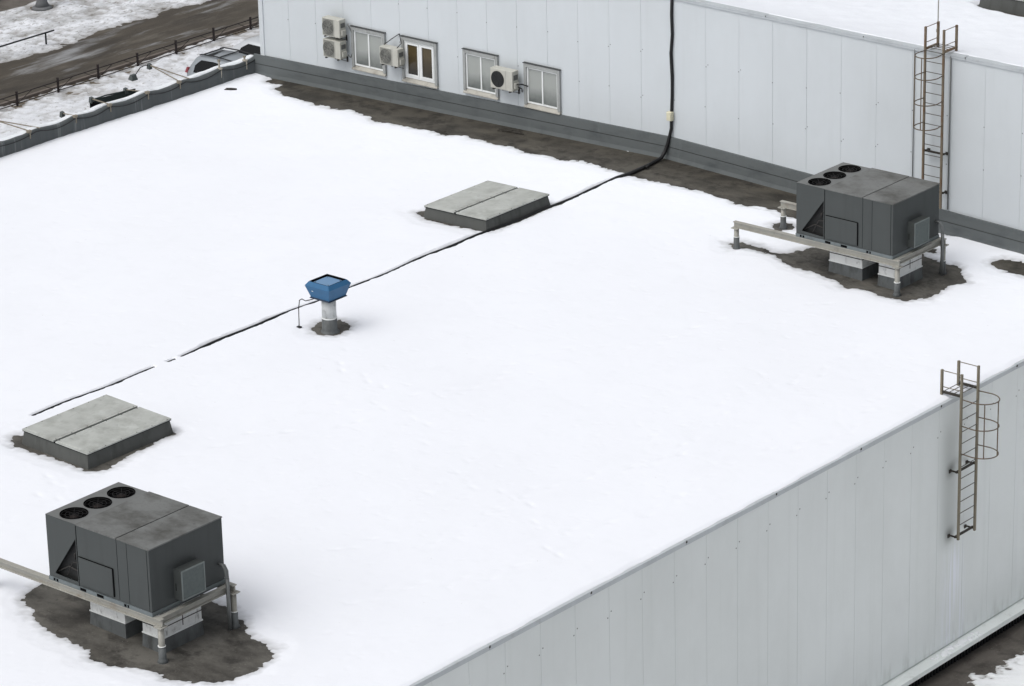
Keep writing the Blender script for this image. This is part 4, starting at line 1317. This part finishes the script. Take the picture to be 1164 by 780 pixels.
t = thing('guard_rail', 'single black horizontal guard rail on one post in the snow at the upper left', 'railing', (-39.72, 14.0, GZ))
MB().tube([(0, 0, -.05), (0, 0, .47)], .035, 8).build('post', m_raildark, t)
MB().tube([(0, -6.0, -.05), (0, -6.0, .47)], .035, 8).build('post', m_raildark, t)
MB().tube([(0, -9, .485), (0, .42, .485)], .03, 8).build('rail', m_raildark, t)
t = thing('lamp_post', 'thick grey post base standing in the snow at the top left', 'post', (-43.66, 17.44, GZ))
MB().lathe(0, 0, [(.30, 0), (.21, .25), (.19, 1.0), (.17, 6.5)], 18).build('shaft', m_concrete, t)
MB().lathe(0, 0, [(.42, -.02), (.36, .05), (.30, .08)], 14).build('base', m_concrete, t)

# ------------------------------------------------------------------ cars (length along +X, origin at ground centre of the tail)
def car(name, lab, cat, x, y, body, prof, W, wheelx, roofrack=False, rot=0, snow=False):
    """prof: stations (x, z_bottom, z_belt, z_top, half width at belt, half width at top)"""
    t = thing(name, lab, cat, (x, y, GZ))
    t.rotation_euler = (0, 0, rot)
    mb = MB()
    vs = []; fs = []
    for (sx, zb, zl, zt, wb, wt) in prof:
        vs += [(sx, -wb * .96, zb), (sx, -wb, (zb + zl) / 2), (sx, -wb * .985, zl), (sx, -wt, zt - .05), (sx, -wt * .86, zt), (sx, 0, zt + .02),
               (sx, wt * .86, zt), (sx, wt, zt - .05), (sx, wb * .985, zl), (sx, wb, (zb + zl) / 2), (sx, wb * .96, zb)]
    k = 11
    for i in range(len(prof) - 1):
        for j in range(k):
            fs.append((i * k + j, i * k + (j + 1) % k, (i + 1) * k + (j + 1) % k, (i + 1) * k + j))
    fs.append(tuple(range(k))); fs.append(tuple((len(prof) - 1) * k + j for j in reversed(range(k))))
    mb.add(vs, fs, True)
    b = mb.build('body', body, t)
    md = b.modifiers.new('edges', 'EDGE_SPLIT'); md.split_angle = radians(38)
    return t


def interp(prof, x):
    for a, b in zip(prof, prof[1:]):
        if a[0] <= x <= b[0]:
            q = (x - a[0]) / (b[0] - a[0])
            return [p + (r_ - p) * q for p, r_ in zip(a, b)]
    return prof[-1]


def side_glass(t, prof, pts, sgn, m, y0off=.012):
    """pts: outline (x, fraction between belt and top), first half along the bottom, then back along the top"""
    xs_ = sorted(set([p[0] for p in pts] + [s[0] for s in prof if min(p[0] for p in pts) < s[0] < max(p[0] for p in pts)]))

    def cross(x):
        fs = []
        for a, c in zip(pts, pts[1:] + pts[:1]):
            if min(a[0], c[0]) <= x <= max(a[0], c[0]) and abs(a[0] - c[0]) > 1e-6:
                fs.append(a[1] + (c[1] - a[1]) * (x - a[0]) / (c[0] - a[0]))
        return min(fs), max(fs)
    vs = []; fs = []
    for sx in xs_:
        s = interp(prof, sx)
        for f in cross(sx):
            vs.append((sx, sgn * (s[4] * .985 + (s[5] - s[4] * .985) * f + y0off), s[2] + (s[3] - .05 - s[2]) * f))
    for i in range(len(xs_) - 1):
        fs.append((2 * i, 2 * i + 2, 2 * i + 3, 2 * i + 1))
    MB().add(vs, fs).build('side_window', m, t)


def wheels(t, xs_, W, r=.34):
    for sx in xs_:
        for sg in (-1, 1):
            mb = MB(); n = 24
            for y0, y1, ra in ((W - .20, W, r),):
                vs = [(sx + rr * cos(2 * pi * i / n), sg * yy, r + rr * sin(2 * pi * i / n)) for (rr, yy) in ((r * .6, y1 - .02), (r * .93, y1), (r, y1 - .03), (r, y0 + .03), (r * .6, y0)) for i in range(n)]
                fs = [(q * n + i, q * n + (i + 1) % n, (q + 1) * n + (i + 1) % n, (q + 1) * n + i) for q in range(4) for i in range(n)]
                mb.add(vs, fs, True)
            wh = mb.build('wheel', m_tyre, t)
            rim = MB(); rim.add([(sx + r * .61 * cos(2 * pi * i / n), sg * (W - .03), r + r * .61 * sin(2 * pi * i / n)) for i in range(n)], [tuple(range(n))])
            for q in range(5):
                a = 2 * pi * q / 5
                rim.bar((sx, sg * (W - .015), r), (sx + r * .58 * cos(a), sg * (W - .02), r + r * .58 * sin(a)), .06, .03)
            rim.build('rim', m_rim, wh)


# silver estate-like SUV, tail to the left
P1 = [(0.0, .45, .98, 1.02, .74, .70), (.03, .32, 1.0, 1.12, .80, .72), (.12, .30, 1.02, 1.30, .86, .66), (.30, .28, 1.02, 1.56, .89, .60), (.50, .26, 1.02, 1.64, .90, .58), (1.2, .24, 1.0, 1.67, .91, .58), (2.0, .24, .99, 1.63, .91, .575), (2.35, .24, .98, 1.56, .91, .57), (3.05, .24, .97, 1.06, .90, .70), (3.2, .24, .96, 1.01, .90, .78), (4.1, .26, .86, .92, .86, .74), (4.42, .34, .70, .76, .74, .62)]
cx, cy = -30.98, 13.32
t = car('silver_car', 'silver estate car with black roof rails parked behind the parapet', 'car', cx, cy, m_silver, P1, .9, (0.85, 3.5))
for sg in (-1, 1):
    side_glass(t, P1, [(.42, .10), (2.75, .02), (2.25, .84), (1.2, .90), (.62, .88), (.40, .55)], sg, m_carglass)
    s0, s1 = interp(P1, .45), interp(P1, 2.3)
    MB().tube([(.42, sg * .50, 1.66), (.55, sg * .515, 1.715), (1.3, sg * .515, 1.75), (2.1, sg * .51, 1.70), (2.3, sg * .50, 1.61)], .026, 6).build('roof_rail', m_blackplastic, t)
    MB().hexa([(.0, sg * .78 - .07, 1.0), (.13, sg * .80 - .08, 1.0), (.15, sg * .80 + .062, 1.0), (.0, sg * .78 + .02, 1.0)], [(.05, sg * .74 - .06, 1.20), (.14, sg * .76 - .06, 1.20), (.16, sg * .76 + .0, 1.20), (.05, sg * .74 - .01, 1.20)]).build('tail_light', m_red, t)
    MB().hexa([(4.1, sg * .66 - .15, .70), (4.36, sg * .62 - .15, .66), (4.36, sg * .62 + .12, .66), (4.1, sg * .72 + .12, .70)], [(4.1, sg * .66 - .15, .84), (4.30, sg * .62 - .12, .80), (4.30, sg * .62 + .10, .80), (4.1, sg * .72 + .1, .84)]).build('headlight', m_headl, t)
    MB().box(2.72, 2.86, sg * 1.0 - .09, sg * 1.0 + .09, .98, 1.12).build('mirror', m_silver, t, bevel=.03)
for sx, w_ in ((.62, .52), (1.32, .52)):
    MB().bar((sx, -.51, 1.725), (sx, .51, 1.725), .05, .03).build('roof_bar', m_blackplastic, t)
MB().add([(.9, -.42, 1.692), (.75, .42, 1.692), (.74, .42, 1.692), (.7, -.42, 1.692)], [(0, 1, 2, 3)]).build('roof_seam', m_blackplastic, t)
MB().add([(2.36, -.50, 1.572), (2.36, .50, 1.572), (3.04, .62, 1.09), (3.04, -.62, 1.09)], [(0, 1, 2, 3)]).build('windscreen', m_carglass, t)
MB().add([(2.02, -.45, 1.655), (2.30, -.45, 1.606), (2.30, .45, 1.606), (2.02, .45, 1.655)], [(0, 1, 2, 3)]).build('sunroof', m_carglass, t)
MB().add([(.13, -.54, 1.35), (.30, -.50, 1.55), (.30, .50, 1.55), (.13, .54, 1.35)], [(0, 1, 2, 3)]).build('rear_window', m_carglass, t)
MB().box(-.06, .10, -.78, .78, .38, .60).build('rear_bumper', m_blackplastic, t, bevel=.03)
wheels(t, (.85, 3.5), .90)
t.scale = (1, 1, .905)

P2 = [(0.0, .40, .86, .90, .70, .66), (.06, .28, .92, 1.05, .80, .70), (.5, .24, .95, 1.38, .84, .56), (.9, .22, .95, 1.47, .85, .55), (1.7, .22, .94, 1.46, .85, .55), (1.85, .22, .93, 1.43, .85, .55), (2.7, .22, .90, .96, .84, .68), (3.6, .26, .80, .84, .80, .68), (3.85, .34, .64, .68, .70, .58)]
t = car('hatchback_car', 'pale snow-dusted car half hidden behind the white wall corner beside the silver car', 'car', -31.4, 15.75, m_silver2, P2, .85, (.75, 3.1))
for sg in (-1, 1):
    side_glass(t, P2, [(.55, .05), (2.35, .03), (1.8, .88), (.9, .88), (.6, .6)], sg, m_carglass)
    MB().hexa([(-.012, sg * .70 - .07, .80), (.1, sg * .74 - .08, .80), (.1, sg * .74 + .06, .80), (-.012, sg * .70 + .03, .80)], [(.02, sg * .70 - .06, .95), (.12, sg * .72 - .06, .95), (.12, sg * .72 + .02, .95), (.02, sg * .70 + .0, .95)]).build('tail_light', m_red, t)
MB().add([(1.87, -.48, 1.437), (1.87, .48, 1.437), (2.68, .60, .975), (2.68, -.60, .975)], [(0, 1, 2, 3)]).build('windscreen', m_greyglass, t)
MB().add([(.12, -.52, 1.06), (.48, -.48, 1.36), (.48, .48, 1.36), (.12, .52, 1.06)], [(0, 1, 2, 3)]).build('rear_window', m_carglass, t)
wheels(t, (.75, 3.1), .85, .31)

t = car('dark_car', 'black car parked at the top left corner, mostly out of frame', 'car', -46.6, 17.35, m_blackcar, P2, .85, (.75, 3.1), rot=radians(-90))
for sg in (-1, 1):
    side_glass(t, P2, [(.55, .05), (2.35, .03), (1.8, .88), (.9, .88), (.6, .6)], sg, m_carglass)
wheels(t, (.75, 3.1), .85, .33)

# ------------------------------------------------------------------ bits of debris on the roof
mb = MB(); mb.hexa([(-14.56, -1.88, -.27), (-14.28, -1.72, -.27), (-14.30, -1.60, -.27), (-14.58, -1.74, -.27)], [(-14.53, -1.85, -.235), (-14.32, -1.74, -.24), (-14.33, -1.64, -.24), (-14.55, -1.77, -.235)])
mb.tube([(-14.5, -1.82, -.24), (-14.36, -1.78, -.225), (-14.26, -1.66, -.25)], .03, 6)
tag(mb.build('rag', m_grime), 'flattened black rag lying on the snow near the parapet corner', 'debris')
mb = MB()
bx, by = -5.13, -.48
bz = roof_z(bx) + .02
for i in range(7):
    a = .2 + rng.uniform(-.35, .35)
    l = rng.uniform(.25, .6)
    ox, oy = rng.uniform(-.25, .25), rng.uniform(-.08, .08)
    mb.tube([(bx + ox - l / 2 * cos(a), by + oy - l / 2 * sin(a), bz), (bx + ox, by + oy, bz + .04), (bx + ox + l / 2 * cos(a), by + oy + l / 2 * sin(a), bz + .01)], .014, 5)
tag(mb.build('twigs', m_grime), 'small heap of dark twigs on the bare strip below the rightmost window', 'debris')
mb = MB()
bx, by = -6.58, -1.56
bz = roof_z(bx) + .02
mb.tube([(bx - .3, by - .0, bz), (bx - .1, by + .02, bz + .03), (bx + .15, by - .03, bz + .03), (bx + .3, by - .09, bz)], .018, 5)
mb.tube([(bx - .1, by + .02, bz + .02), (bx + .05, by + .1, bz + .02)], .012, 5)
tag(mb.build('stick', m_grime), 'short dark stick at the snow edge below the middle windows', 'debris')
